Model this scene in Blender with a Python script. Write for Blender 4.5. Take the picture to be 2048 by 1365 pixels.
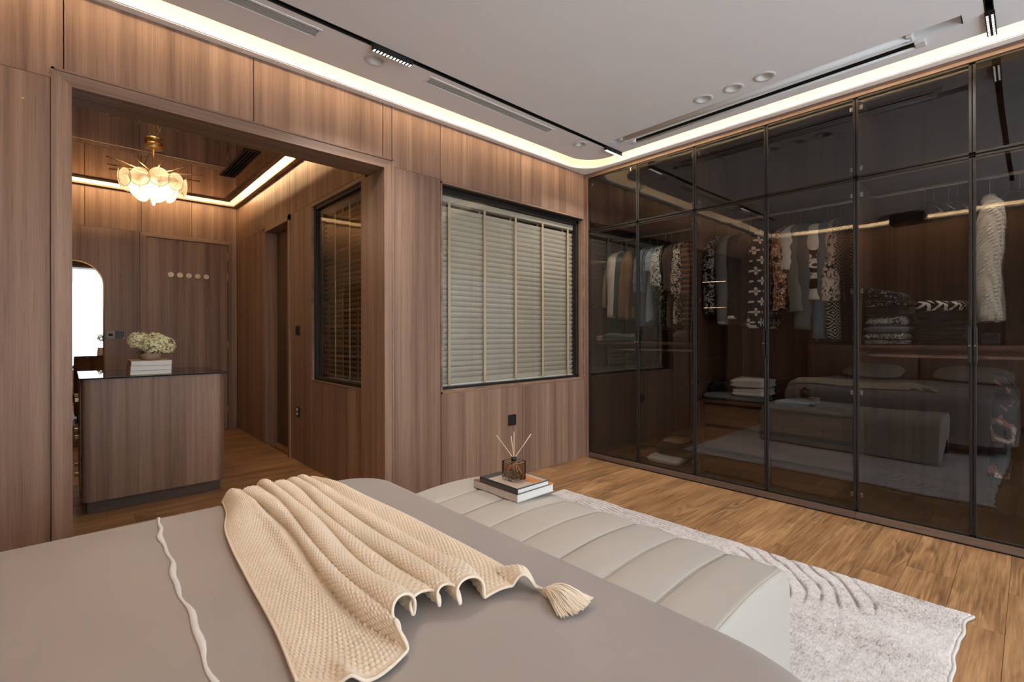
import bpy, bmesh, math, random
import numpy as np
from mathutils import Vector, Matrix

# ------------------------------------------------------------------ reset
for o in list(bpy.data.objects):
    bpy.data.objects.remove(o, do_unlink=True)
random.seed(7)
RNG = np.random.RandomState(11)
SC = bpy.context.scene
COL = SC.collection
PI = math.pi

# ------------------------------------------------------------------ camera
CAM_H = 1.1789
YAW, ROLL, FPX, CY = math.radians(42.74), math.radians(-0.1093), 960.06, 670.21
cam_d = bpy.data.cameras.new('camera')
cam = bpy.data.objects.new('camera', cam_d)
COL.objects.link(cam)
_f = Vector((math.sin(YAW), math.cos(YAW), 0))
_r = Vector((math.cos(YAW), -math.sin(YAW), 0))
_u = Vector((0, 0, 1))
_rr = _r * math.cos(ROLL) + _u * math.sin(ROLL)
_uu = _u * math.cos(ROLL) - _r * math.sin(ROLL)
cam.matrix_world = Matrix(((_rr.x, _uu.x, -_f.x, 0), (_rr.y, _uu.y, -_f.y, 0), (_rr.z, _uu.z, -_f.z, CAM_H), (0, 0, 0, 1)))
cam_d.sensor_width = 36.0
cam_d.lens = 36.0 * FPX / 2048.0
cam_d.shift_y = -(1365 / 2 - CY) / 2048.0
cam_d.clip_start = 0.02
SC.camera = cam

# ------------------------------------------------------------------ world, daylight, exposure
w = bpy.data.worlds.new('world')
SC.world = w
w.use_nodes = True
w.node_tree.nodes['Background'].inputs[0].default_value = (0.80, 0.88, 1.0, 1)
w.node_tree.nodes['Background'].inputs[1].default_value = 1.0
sl = bpy.data.lights.new('window_daylight', 'AREA')
sl.shape = 'RECTANGLE'
sl.size, sl.size_y = 4.0, 2.3
sl.energy = 172
sl.color = (0.76, 0.89, 1.0)
slo = bpy.data.objects.new('window_daylight', sl)
COL.objects.link(slo)
slo.location = (1.45, -2.50, 1.35)
slo.rotation_euler = (math.radians(90), 0, 0)
SC.view_settings.view_transform = 'Standard'
SC.view_settings.look = 'None'
SC.view_settings.exposure = 0.18
SC.view_settings.gamma = 1.0
SC.cycles.max_bounces = 8
SC.cycles.diffuse_bounces = 4
SC.cycles.glossy_bounces = 4
SC.cycles.transmission_bounces = 6
SC.view_settings.use_curve_mapping = False
COVE_E = 58.0
DCOVE_E = 125.0
CHAND_E = 48.0
MODULE_W = 9.0

# ------------------------------------------------------------------ dimensions
YA, XB, ZC = 2.9226, 3.67, 2.7218          # panelled wall, wardrobe front, ceiling
XH, YR = -1.17, -2.40                      # headboard wall, window wall
ZTOP = 3.0
XD, YD, ZD = 1.575, 6.85, 2.79             # dressing room right wall, back wall, ceiling
XDL = -1.0
OPZ = 2.292

# ------------------------------------------------------------------ node helpers
class NT:
    def __init__(s, name):
        s.m = bpy.data.materials.new(name)
        s.m.use_nodes = True
        s.t = s.m.node_tree
        s.t.nodes.clear()
        s.out = s.t.nodes.new('ShaderNodeOutputMaterial')
    def n(s, typ, **kw):
        nd = s.t.nodes.new(typ)
        for k, v in kw.items():
            setattr(nd, k, v)
        return nd
    def put(s, sock, v):
        if isinstance(v, bpy.types.NodeSocket):
            s.t.links.new(v, sock)
        elif v is not None:
            if isinstance(v, (tuple, list)) and sock.type == 'RGBA' and len(v) == 3:
                v = (*v, 1)
            sock.default_value = v
    def math(s, op, a, b=None, c=None, clamp=False):
        nd = s.n('ShaderNodeMath', operation=op, use_clamp=clamp)
        s.put(nd.inputs[0], a); s.put(nd.inputs[1], b)
        if c is not None: s.put(nd.inputs[2], c)
        return nd.outputs[0]
    def vmath(s, op, a, b=None):
        nd = s.n('ShaderNodeVectorMath', operation=op)
        s.put(nd.inputs[0], a); s.put(nd.inputs[1], b)
        return nd.outputs[0]
    def mix(s, f, a, b):
        nd = s.n('ShaderNodeMix', data_type='RGBA')
        s.put(nd.inputs[0], f); s.put(nd.inputs[6], a); s.put(nd.inputs[7], b)
        return nd.outputs[2]
    def noise(s, v, scale=1, detail=3, rough=0.5, dist=0.0):
        nd = s.n('ShaderNodeTexNoise')
        s.put(nd.inputs['Vector'], v); nd.inputs['Scale'].default_value = scale
        nd.inputs['Detail'].default_value = detail; nd.inputs['Roughness'].default_value = rough
        nd.inputs['Distortion'].default_value = dist
        return nd.outputs['Fac']
    def wave(s, v, scale=1, dist=0, det=2, dscale=1, typ='BANDS', dirn='X', prof='SIN'):
        nd = s.n('ShaderNodeTexWave', wave_type=typ, wave_profile=prof)
        if typ == 'BANDS': nd.bands_direction = dirn
        else: nd.rings_direction = dirn
        s.put(nd.inputs['Vector'], v); nd.inputs['Scale'].default_value = scale
        nd.inputs['Distortion'].default_value = dist; nd.inputs['Detail'].default_value = det
        nd.inputs['Detail Scale'].default_value = dscale
        return nd.outputs['Fac']
    def voro(s, v, scale=1, feat='F1', out='Distance', rnd=1.0):
        nd = s.n('ShaderNodeTexVoronoi', feature=feat)
        s.put(nd.inputs['Vector'], v); nd.inputs['Scale'].default_value = scale
        nd.inputs['Randomness'].default_value = rnd
        return nd.outputs[out]
    def ramp(s, f, stops, interp='LINEAR'):
        nd = s.n('ShaderNodeValToRGB')
        nd.color_ramp.interpolation = interp
        e = nd.color_ramp.elements
        while len(e) < len(stops): e.new(0.5)
        for el, (p, c) in zip(e, stops):
            el.position = p
            el.color = (*c, 1) if len(c) == 3 else c
        s.put(nd.inputs[0], f)
        return nd.outputs[0]
    def pos(s, rand=True):
        p = s.n('ShaderNodeNewGeometry').outputs['Position']
        if rand:
            r = s.n('ShaderNodeObjectInfo').outputs['Random']
            cv = s.n('ShaderNodeCombineXYZ')
            s.put(cv.inputs[0], s.math('MULTIPLY', r, 37.3)); s.put(cv.inputs[1], s.math('MULTIPLY', r, 71.9)); s.put(cv.inputs[2], s.math('MULTIPLY', r, 13.7))
            p = s.vmath('ADD', p, cv.outputs[0])
        return p
    def scale(s, v, sc):
        return s.vmath('MULTIPLY', v, sc)
    def bsdf(s, col, rough=0.5, metal=0.0, spec=0.5, bump=None, bstr=0.2, bdist=0.01, sheen=0.0, emis=None, estr=0.0, coat=0.0, trans=0.0, ior=1.45):
        b = s.n('ShaderNodeBsdfPrincipled')
        s.put(b.inputs['Base Color'], col); s.put(b.inputs['Roughness'], rough); s.put(b.inputs['Metallic'], metal)
        s.put(b.inputs['Specular IOR Level'], spec)
        b.inputs['Sheen Weight'].default_value = sheen
        b.inputs['Coat Weight'].default_value = coat
        b.inputs['Transmission Weight'].default_value = trans
        b.inputs['IOR'].default_value = ior
        if emis is not None:
            s.put(b.inputs['Emission Color'], emis); b.inputs['Emission Strength'].default_value = estr
        if bump is not None:
            bn = s.n('ShaderNodeBump')
            bn.inputs['Strength'].default_value = bstr; bn.inputs['Distance'].default_value = bdist
            s.put(bn.inputs['Height'], bump)
            s.t.links.new(bn.outputs[0], b.inputs['Normal'])
        s.t.links.new(b.outputs[0], s.out.inputs[0])
        return s.m

def lin(r, g, b):
    f = lambda c: (c / 255 / 12.92) if c / 255 <= 0.04045 else ((c / 255 + 0.055) / 1.055) ** 2.4
    return (f(r), f(g), f(b))

def plain(name, col, rough=0.5, metal=0.0, spec=0.5, nscale=0.0, namt=0.08, bstr=0.0, sheen=0.0):
    t = NT(name)
    p = t.pos()
    nz = t.noise(p, nscale or 40.0, 2)
    c = t.mix(nz, tuple(x * (1 - namt) for x in col), tuple(min(1, x * (1 + namt)) for x in col))
    return t.bsdf(c, rough, metal, spec, bump=nz if bstr else None, bstr=bstr, bdist=0.002, sheen=sheen)

def wood_mat(name, dark, mid, light, axis='Z', rough=0.45, k=1.0, spec=0.35):
    t = NT(name)
    p = t.pos()
    def ax(a, b):
        return {'X': (b, a, a), 'Y': (a, b, a), 'Z': (a, a, b)}[axis]
    n1 = t.noise(t.scale(p, ax(11 * k, 0.25)), 1, 2, 0.5, 0.3)
    n2 = t.noise(t.scale(p, ax(48 * k, 0.7)), 1, 3, 0.6, 0.4)
    n3 = t.noise(t.scale(p, ax(260 * k, 5)), 1, 2, 0.6)
    f = t.math('ADD', t.math('MULTIPLY', n1, 0.62), t.math('MULTIPLY', n2, 0.38))
    c = t.ramp(f, [(0.30, dark), (0.5, mid), (0.70, light)])
    pore = t.ramp(n3, [(0.34, (0.68, 0.66, 0.64)), (0.47, (1, 1, 1))])
    mm = t.n('ShaderNodeMix', data_type='RGBA', blend_type='MULTIPLY')
    mm.inputs[0].default_value = 0.6
    t.put(mm.inputs[6], c); t.put(mm.inputs[7], pore)
    return t.bsdf(mm.outputs[2], rough, spec=spec, bump=n3, bstr=0.10, bdist=0.002)

def floor_mat():
    t = NT('oak_plank')
    p = t.pos()
    r = t.n('ShaderNodeObjectInfo').outputs['Random']
    base = t.noise(t.scale(p, (0.75, 5.5, 5.5)), 1.0, 2, 0.5, 0.25)
    lines = t.math('SINE', t.math('MULTIPLY', base, 95.0))
    figure = t.noise(t.scale(p, (1.1, 4.0, 4.0)), 1.0, 2, 0.5)
    figm = t.ramp(figure, [(0.50, (0, 0, 0)), (0.64, (1, 1, 1))])
    cloud = t.noise(t.scale(p, (1.6, 6.5, 6.5)), 1.0, 3, 0.55)
    streak = t.noise(t.scale(p, (3.0, 75, 75)), 1, 3, 0.6)
    fine = t.noise(t.scale(p, (7, 260, 260)), 1, 2, 0.6)
    f = t.math('ADD', t.math('MULTIPLY', cloud, 0.50), t.math('MULTIPLY', streak, 0.50))
    f = t.math('ADD', f, t.math('MULTIPLY', t.math('MULTIPLY', lines, figm), 0.085))
    c = t.ramp(f, [(0.34, lin(120, 86, 56)), (0.50, lin(162, 121, 82)), (0.66, lin(190, 148, 104))])
    hs = t.n('ShaderNodeHueSaturation')
    t.put(hs.inputs['Value'], t.math('ADD', 0.90, t.math('MULTIPLY', r, 0.20)))
    t.put(hs.inputs['Color'], c)
    mm = t.n('ShaderNodeMix', data_type='RGBA', blend_type='MULTIPLY')
    mm.inputs[0].default_value = 0.5
    t.put(mm.inputs[6], hs.outputs[0]); t.put(mm.inputs[7], t.ramp(fine, [(0.34, (0.62, 0.56, 0.5)), (0.5, (1, 1, 1))]))
    return t.bsdf(mm.outputs[2], t.math('ADD', 0.38, t.math('MULTIPLY', fine, 0.16)), spec=0.4, bump=fine, bstr=0.10, bdist=0.002)

def emit(name, col, s):
    t = NT(name)
    e = t.n('ShaderNodeEmission')
    e.inputs[0].default_value = (*col, 1); e.inputs[1].default_value = s
    t.t.links.new(e.outputs[0], t.out.inputs[0])
    return t.m

def thin_glass(name, tint, ior=1.5, rough=0.0, wob=0.0, gtint=(1, 1, 1)):
    """pane of finite thickness: each outer face reflects, light passes straight through with a tint"""
    t = NT(name)
    g = t.n('ShaderNodeBsdfGlossy'); g.inputs['Roughness'].default_value = rough
    g.inputs['Color'].default_value = (*gtint, 1)
    tr = t.n('ShaderNodeBsdfTransparent'); tr.inputs[0].default_value = (*tint, 1)
    fr = t.n('ShaderNodeFresnel'); fr.inputs[0].default_value = ior
    if wob:
        nz = t.n('ShaderNodeTexNoise'); nz.inputs['Scale'].default_value = 2.6; nz.inputs['Detail'].default_value = 0.0
        t.put(nz.inputs['Vector'], t.pos())
        dv = t.vmath('MULTIPLY', t.vmath('SUBTRACT', nz.outputs['Color'], (0.5, 0.5, 0.5)), (wob, wob, wob))
        t.put(g.inputs['Normal'], t.vmath('NORMALIZE', t.vmath('ADD', t.n('ShaderNodeNewGeometry').outputs['Normal'], dv)))
    bf = t.n('ShaderNodeNewGeometry').outputs['Backfacing']
    f = t.math('MULTIPLY', fr.outputs[0], t.math('SUBTRACT', 1.0, bf))
    mx = t.n('ShaderNodeMixShader')
    t.put(mx.inputs[0], f); t.t.links.new(tr.outputs[0], mx.inputs[1]); t.t.links.new(g.outputs[0], mx.inputs[2])
    t.t.links.new(mx.outputs[0], t.out.inputs[0])
    return t.m

# ------------------------------------------------------------------ materials
M = {}
M['wood'] = wood_mat('walnut_veneer', lin(110, 84, 70), lin(143, 113, 95), lin(172, 141, 119))
M['woodX'] = wood_mat('walnut_veneer_x', lin(108, 83, 69), lin(140, 111, 93), lin(168, 137, 115), 'X')
M['woodY'] = wood_mat('walnut_veneer_y', lin(108, 83, 69), lin(140, 111, 93), lin(168, 137, 115), 'Y')
M['plinth'] = wood_mat('walnut_plinth', lin(92, 76, 68), lin(108, 90, 80), lin(122, 104, 92), 'X')
M['plinthY'] = wood_mat('walnut_plinth_y', lin(92, 74, 64), lin(112, 92, 80), lin(128, 106, 92), 'Y')
M['inner'] = wood_mat('walnut_carcass', lin(74, 53, 43), lin(96, 71, 58), lin(116, 88, 72))
M['drawer'] = wood_mat('walnut_drawer', lin(76, 56, 44), lin(96, 72, 56), lin(116, 88, 68), 'Y')
M['core'] = plain('wall_core', lin(60, 44, 36), 0.8)
M['floor'] = floor_mat()
M['ceil'] = plain('ceiling_paint', lin(246, 245, 245), 0.9, nscale=3, namt=0.01)
M['cove'] = plain('cove_paint', lin(248, 240, 226), 0.9, nscale=3, namt=0.01)
M['white'] = plain('white_plastic', lin(225, 223, 220), 0.45)
M['greyp'] = plain('grille_grey', lin(186, 188, 186), 0.5)
M['black'] = plain('black_metal', (0.018, 0.016, 0.016), 0.42, 0.0, 0.5)
M['bronze'] = plain('dark_bronze_profile', (0.026, 0.022, 0.019), 0.40, 0.4)
M['dark'] = plain('matte_dark', (0.012, 0.010, 0.009), 0.8)
M['brass'] = plain('brass', (0.72, 0.50, 0.22), 0.28, 1.0)
M['chrome'] = plain('chrome', (0.75, 0.75, 0.75), 0.18, 1.0)
M['led'] = emit('led_strip', (1.0, 0.74, 0.46), COVE_E)
M['led_extra'] = emit('led_extra_head', (1.0, 0.70, 0.38), 170.0)
M['ledd'] = emit('led_strip_dressing', (1.0, 0.72, 0.40), DCOVE_E)
M['ledcell'] = emit('led_cell', (1.0, 0.96, 0.90), 4.0)
M['ledshelf'] = emit('led_shelf', (1.0, 0.66, 0.32), 14.0)
M['ledmirror'] = emit('led_mirror_ring', (1.0, 0.9, 0.72), 20.0)
M['bulb'] = emit('lamp_bulb', (1.0, 0.80, 0.52), CHAND_E)
M['wglass'] = thin_glass('window_glass', (0.95, 0.95, 0.93), 1.72)
M['tint'] = thin_glass('tinted_wardrobe_glass', (0.74, 0.72, 0.70), 1.76, 0.0, 0.009)
M['blackglass'] = thin_glass('smoked_table_glass', (0.55, 0.50, 0.46), 1.7)
t = NT('silver_mirror'); M['mirror'] = t.bsdf((0.88, 0.88, 0.88), 0.0, 1.0)
t = NT('bronze_mirror'); M['bmirror'] = t.bsdf((0.58, 0.50, 0.43), 0.02, 1.0)
M['blind'] = plain('blind_slat', lin(206, 194, 178), 0.40, nscale=15)
M['tape'] = plain('blind_tape', lin(206, 184, 156), 0.9, nscale=300, namt=0.15)
M['bath'] = plain('bathroom_tile', lin(130, 118, 104), 0.5)
M['leather'] = plain('cream_leather', lin(188, 181, 172), 0.48, spec=0.3, nscale=260, namt=0.02, bstr=0.12)
M['thread'] = plain('piping', lin(186, 174, 158), 0.6)
M['page'] = plain('page_edges', lin(232, 228, 222), 0.9, nscale=500, namt=0.06)
M['duvetside'] = plain('bed_base', lin(120, 108, 98), 0.8)
M['headb'] = plain('headboard_leather', lin(176, 140, 122), 0.5)
M['pillow'] = plain('pillow_cotton', lin(190, 178, 166), 0.85)

def duvet_mat():
    t = NT('duvet_satin')
    p = t.pos(False)
    n1 = t.noise(p, 3.0, 2, 0.5)
    n2 = t.noise(t.scale(p, (1, 1, 1)), 900, 2)
    c = t.mix(n1, lin(160, 150, 144), lin(169, 159, 153))
    return t.bsdf(c, 0.46, spec=0.4, bump=t.math('ADD', t.math('MULTIPLY', n1, 1.0), t.math('MULTIPLY', n2, 0.01)), bstr=0.25, bdist=0.02, sheen=0.15)
M['duvet'] = duvet_mat()
M['trim'] = plain('white_piping', lin(236, 232, 226), 0.8)

def knit_mat():
    t = NT('knit_wool')
    p = t.pos(False)
    n = t.noise(p, 700, 2)
    n2 = t.noise(p, 9, 2)
    c = t.mix(t.math('MULTIPLY', t.math('ADD', n, n2), 0.5), lin(234, 211, 182), lin(252, 236, 213))
    return t.bsdf(c, 0.9, spec=0.15, bump=n, bstr=0.35, bdist=0.002, sheen=0.3)
M['knit'] = knit_mat()
M['tassel'] = plain('tassel_yarn', lin(244, 226, 202), 0.9, nscale=400, namt=0.1)

def rug_mat():
    t = NT('rug_pile')
    p = t.pos(False)
    big = t.noise(t.scale(p, (3.5, 1.8, 1)), 1, 3, 0.6, 0.5)
    fib = t.noise(t.scale(p, (42, 150, 60)), 1, 3, 0.75)
    mot = t.noise(p, 34, 4, 0.75)
    f = t.math('ADD', t.math('MULTIPLY', fib, 0.42), t.math('ADD', t.math('MULTIPLY', mot, 0.33), t.math('MULTIPLY', big, 0.25)))
    c = t.ramp(f, [(0.38, lin(148, 135, 131)), (0.47, lin(204, 194, 190)), (0.60, lin(234, 227, 224))])
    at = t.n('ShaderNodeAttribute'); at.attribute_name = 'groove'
    c = t.mix(t.math('MULTIPLY', at.outputs['Fac'], 0.8), c, lin(112, 94, 88))  # grooves mixed darker: backing tone, with the carving's shade painted in
    return t.bsdf(c, 0.95, spec=0.1, bump=f, bstr=0.5, bdist=0.012, sheen=0.2)
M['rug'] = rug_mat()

# ------------------------------------------------------------------ geometry helpers
WL = {}
def link(name, me, mat=None, parent=None, origin=None, kind=None):
    """me has world coordinates; the object origin goes to `origin` (default: bottom centre)"""
    n = len(me.vertices)
    co = np.empty(n * 3, np.float32); me.vertices.foreach_get('co', co); co = co.reshape(-1, 3)
    if origin is None:
        lo, hi = co.min(0), co.max(0)
        origin = Vector((float(lo[0] + hi[0]) / 2, float(lo[1] + hi[1]) / 2, float(lo[2])))
    origin = Vector(origin)
    co -= np.array(origin, np.float32)
    me.vertices.foreach_set('co', co.ravel())
    me.update()
    o = bpy.data.objects.new(name, me)
    COL.objects.link(o)
    if mat is not None:
        if len(me.materials) == 0:
            me.materials.append(mat)
    WL[o.name] = origin
    if parent is not None:
        o.parent = parent
        o.location = origin - WL[parent.name]
    else:
        o.location = origin
    if kind: o['kind'] = kind
    return o

def mesh_np(name, V, Fc, mat, parent=None, smooth=False, kind=None, origin=None, uv=None):
    me = bpy.data.meshes.new(name)
    me.from_pydata([tuple(v) for v in np.asarray(V, float)], [], [tuple(f) for f in Fc])
    if smooth:
        me.polygons.foreach_set('use_smooth', [True] * len(me.polygons))
    me.update()
    return link(name, me, mat, parent, origin, kind)

def mesh_grid(name, G, mat, parent=None, closed_u=False, closed_v=False, smooth=True, kind=None, caps=False):
    """G: (nu, nv, 3) array of points -> quad surface"""
    nu, nv = G.shape[:2]
    V = G.reshape(-1, 3)
    iu = np.arange(nu if closed_u else nu - 1); iv = np.arange(nv if closed_v else nv - 1)
    A, B = np.meshgrid(iu, iv, indexing='ij')
    A2, B2 = (A + 1) % nu, (B + 1) % nv
    Q = np.stack([A * nv + B, A2 * nv + B, A2 * nv + B2, A * nv + B2], -1).reshape(-1, 4)
    me = bpy.data.meshes.new(name)
    me.vertices.add(len(V)); me.vertices.foreach_set('co', V.astype(np.float32).ravel())
    nf = len(Q)
    faces = [Q]
    me.loops.add(nf * 4); me.loops.foreach_set('vertex_index', Q.astype(np.int32).ravel())
    me.polygons.add(nf)
    me.polygons.foreach_set('loop_start', np.arange(0, nf * 4, 4, dtype=np.int32))
    me.update(calc_edges=True)
    me.validate()
    if caps:
        bm = bmesh.new(); bm.from_mesh(me)
        bmesh.ops.holes_fill(bm, edges=[e for e in bm.edges if e.is_boundary], sides=0)
        bmesh.ops.recalc_face_normals(bm, faces=bm.faces[:])
        bm.to_mesh(me); bm.free()
    if smooth:
        me.polygons.foreach_set('use_smooth', [True] * len(me.polygons))
    return link(name, me, mat, parent, None, kind)

def bm_box(bm, lo, hi, bev=0.0, seg=2):
    r = bmesh.ops.create_cube(bm, size=1.0)
    vs = r['verts']
    c = [(a + b) / 2 for a, b in zip(lo, hi)]; s = [abs(b - a) for a, b in zip(lo, hi)]
    for v in vs:
        v.co = Vector((c[0] + v.co.x * s[0], c[1] + v.co.y * s[1], c[2] + v.co.z * s[2]))
    if bev > 0:
        es = list({e for v in vs for e in v.link_edges})
        bmesh.ops.bevel(bm, geom=es, offset=bev, segments=seg, profile=0.5, affect='EDGES')

def box(name, lo, hi, mat, parent=None, bev=0.0, seg=2, kind=None, smooth=False):
    bm = bmesh.new(); bm_box(bm, lo, hi, bev, seg)
    return bmo(name, bm, mat, parent, kind, smooth)

def bmo(name, bm, mat, parent=None, kind=None, smooth=False):
    bmesh.ops.recalc_face_normals(bm, faces=bm.faces[:])
    me = bpy.data.meshes.new(name); bm.to_mesh(me); bm.free()
    if smooth: me.polygons.foreach_set('use_smooth', [True] * len(me.polygons))
    return link(name, me, mat, parent, None, kind)

def boxes(name, lst, mat, parent=None, bev=0.0, kind=None):
    bm = bmesh.new()
    for lo, hi in lst: bm_box(bm, lo, hi, bev, 1)
    return bmo(name, bm, mat, parent, kind)

def bm_cyl(bm, p0, p1, r0, r1=None, seg=16):
    r1 = r0 if r1 is None else r1
    p0, p1 = Vector(p0), Vector(p1); d = p1 - p0
    q = d.to_track_quat('Z', 'Y').to_matrix().to_4x4()
    bmesh.ops.create_cone(bm, cap_ends=True, segments=seg, radius1=r0, radius2=r1, depth=d.length,
                          matrix=Matrix.Translation((p0 + p1) / 2) @ q)

def cyl(name, p0, p1, r0, mat, parent=None, r1=None, seg=16, smooth=True, kind=None):
    bm = bmesh.new(); bm_cyl(bm, p0, p1, r0, r1, seg)
    o = bmo(name, bm, mat, parent, kind)
    if smooth:
        for p in o.data.polygons: p.use_smooth = len(p.vertices) == 4
    return o

def lathe(name, prof, c, mat, parent=None, seg=32, smooth=True, kind=None):
    prof = np.array(prof, float); a = np.linspace(0, 2 * PI, seg, endpoint=False)
    G = np.zeros((seg, len(prof), 3))
    G[..., 0] = c[0] + np.outer(np.cos(a), prof[:, 0]); G[..., 1] = c[1] + np.outer(np.sin(a), prof[:, 0]); G[..., 2] = c[2] + prof[None, :, 1]
    return mesh_grid(name, G, mat, parent, closed_u=True, smooth=smooth, kind=kind)

def tube_grid(path, rad, seg=8, flat=None):
    path = np.array(path, float); n = len(path)
    rad = np.full(n, rad) if np.isscalar(rad) else np.array(rad, float)
    tan = np.gradient(path, axis=0); tan /= np.linalg.norm(tan, axis=1)[:, None] + 1e-12
    up = np.array([0, 0, 1.0]) if abs(tan[0, 2]) < 0.9 else np.array([0, 1.0, 0])
    G = np.zeros((n, seg, 3)); prev = None
    for i in range(n):
        if prev is None: a = np.cross(up, tan[i])
        else: a = prev - tan[i] * (prev @ tan[i])
        a /= np.linalg.norm(a) + 1e-12; b = np.cross(tan[i], a); prev = a
        th = np.linspace(0, 2 * PI, seg, endpoint=False)
        G[i] = path[i] + rad[i] * (np.outer(np.cos(th), a) + np.outer(np.sin(th), b) * (1 if flat is None else flat))
    return G

def tube(name, path, rad, mat, parent=None, seg=8, flat=None, caps=True, kind=None):
    return mesh_grid(name, tube_grid(path, rad, seg, flat), mat, parent, closed_v=True, kind=kind, caps=caps)

def rr(x0, y0, x1, y1, r, n=10):
    P = []
    for cx, cy, a0 in ((x1 - r, y1 - r, 0), (x0 + r, y1 - r, PI / 2), (x0 + r, y0 + r, PI), (x1 - r, y0 + r, 3 * PI / 2)):
        for k in range(n + 1):
            a = a0 + PI / 2 * k / n
            P.append((cx + r * math.cos(a), cy + r * math.sin(a)))
    return P

def rect(x0, y0, x1, y1):
    return [(x0, y0), (x1, y0), (x1, y1), (x0, y1)]

def fill_slab(name, outer, holes, z0, z1, mat, parent=None, kind=None):
    """plate with holes: bottom at z0, top at z1, walls around every loop"""
    bm = bmesh.new()
    for z in (z0, z1):
        es = []
        for lp in [outer] + holes:
            vs = [bm.verts.new((x, y, z)) for x, y in lp]
            for i in range(len(vs)): es.append(bm.edges.new((vs[i], vs[(i + 1) % len(vs)])))
        bmesh.ops.triangle_fill(bm, use_beauty=True, use_dissolve=False, edges=es, normal=(0, 0, 1 if z == z1 else -1))
    for lp in [outer] + holes:
        n = len(lp)
        va = [bm.verts.new((x, y, z0)) for x, y in lp]; vb = [bm.verts.new((x, y, z1)) for x, y in lp]
        for i in range(n):
            j = (i + 1) % n
            bm.faces.new((va[i], va[j], vb[j], vb[i]))
    bmesh.ops.remove_doubles(bm, verts=bm.verts[:], dist=1e-5)
    return bmo(name, bm, mat, parent, kind)

def loop_wall(name, lp, z0, z1, mat, parent=None, kind=None, smooth=True):
    G = np.zeros((len(lp), 2, 3))
    for i, (x, y) in enumerate(lp): G[i, 0] = (x, y, z0); G[i, 1] = (x, y, z1)
    return mesh_grid(name, G, mat, parent, closed_u=True, smooth=smooth, kind=kind)

def tag(o, label=None, cat=None, group=None, kind=None):
    if label: o['label'] = label
    if cat: o['category'] = cat
    if group: o['group'] = group
    if kind: o['kind'] = kind
    return o

def thing(name, loc, label, cat, group=None):
    o = bpy.data.objects.new(name, None); COL.objects.link(o)
    o.empty_display_size = 0.05
    o.location = loc; WL[o.name] = Vector(loc)
    return tag(o, label, cat, group)

def struct(name, loc, label=None):
    o = bpy.data.objects.new(name, None); COL.objects.link(o)
    o.location = loc; WL[o.name] = Vector(loc); o['kind'] = 'structure'
    if label: o['label'] = label
    return o

# ================================================================== SETTING
# ---- floor
fl = struct('floor', (1.4, 2.5, 0), 'brown oak plank floor running through bedroom and dressing room')
boxes('subfloor', [((XH - .2, YR - .2, -.06), (4.4, YA + .15, -.006)), ((XDL - .1, YA + .15, -.06), (3.9, YD + .2, -.006))], M['core'], fl)
PW, PL = 0.181, 1.22
def planks(x0, x1, y0, y1, seed):
    rnd = random.Random(seed)
    cache = {}
    rows = int(math.ceil((y1 - y0) / PW))
    for i in range(rows):
        ya = y0 + i * PW; yb = min(ya + PW, y1)
        if yb - ya < 0.02: continue
        x = x0 - rnd.random() * PL
        while x < x1:
            xa, xb = max(x, x0), min(x + PL, x1)
            if xb - xa > 0.02:
                key = (round(xb - xa, 3), round(yb - ya, 3))
                if key in cache:
                    o = bpy.data.objects.new('plank', cache[key]); COL.objects.link(o)
                    WL[o.name] = Vector(((xa + xb) / 2, (ya + yb) / 2, -.006))
                    o.parent = fl; o.location = WL[o.name] - WL[fl.name]
                else:
                    o = box('plank', (xa + .0006, ya + .0006, -.006), (xb - .0006, yb - .0006, 0), M['floor'], fl, bev=.0008, seg=1)
                    cache[key] = o.data
            x += PL
planks(XH, 3.72, YR + .3, YA + .01, 3)
planks(XDL, XD + .15, YA + .01, YD, 5)

# ---- wall with the wide opening and the window (faces the camera on the left)
TH = 0.2
WX0, WX1, WZ0, WZ1 = 2.009, 3.643, 0.760, 2.290
wl = struct('wall_left', (1.4, YA + .1, 0), 'walnut panelled wall with wide opening and blind covered window')
yb0, yb1 = YA + .02, YA + TH
boxes('wall_core', [((XDL, yb0, 0), (-.02, yb1, ZTOP)), ((-.02, yb0, OPZ + .03), (1.575, yb1, ZTOP)), ((1.575, yb0, 0), (WX0, yb1, ZTOP)),
                    ((WX0, yb0, 0), (WX1, yb1, WZ0)), ((WX0, yb0, WZ1), (WX1, yb1, ZTOP)), ((WX1, yb0, 0), (4.45, yb1, ZTOP))], M['core'], wl)
G_ = 0.0022
def panelA(x0, x1, z0, z1):
    box('panel', (x0 + G_, YA, z0 + .0005), (x1 - G_, YA + .019, z1 - .0005), M['wood'], wl, bev=.0012, seg=1)
ZS = 2.315
panelA(XH, -.014, ZS, ZC + .01)
panelA(XH, -.47, 0, ZS); panelA(-.47, -.055, 0, ZS)
for a, b in ((-.014, .755), (.755, 1.535)): panelA(a, b, 2.357, ZC + .01)
panelA(-.055, -.014, ZS, 2.357) if False else None
panelA(1.535, 1.603, 2.357, ZC + .01)
panelA(1.603, 1.994, ZS, ZC + .01)
panelA(1.994, 2.808, WZ1 + .014, ZC + .01); panelA(2.808, 3.656, WZ1 + .014, ZC + .01)
panelA(1.603, 1.994, 0, ZS)
panelA(1.994, 2.82, 0, WZ0 - .012); panelA(2.82, 3.656, 0, WZ0 - .012)
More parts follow.
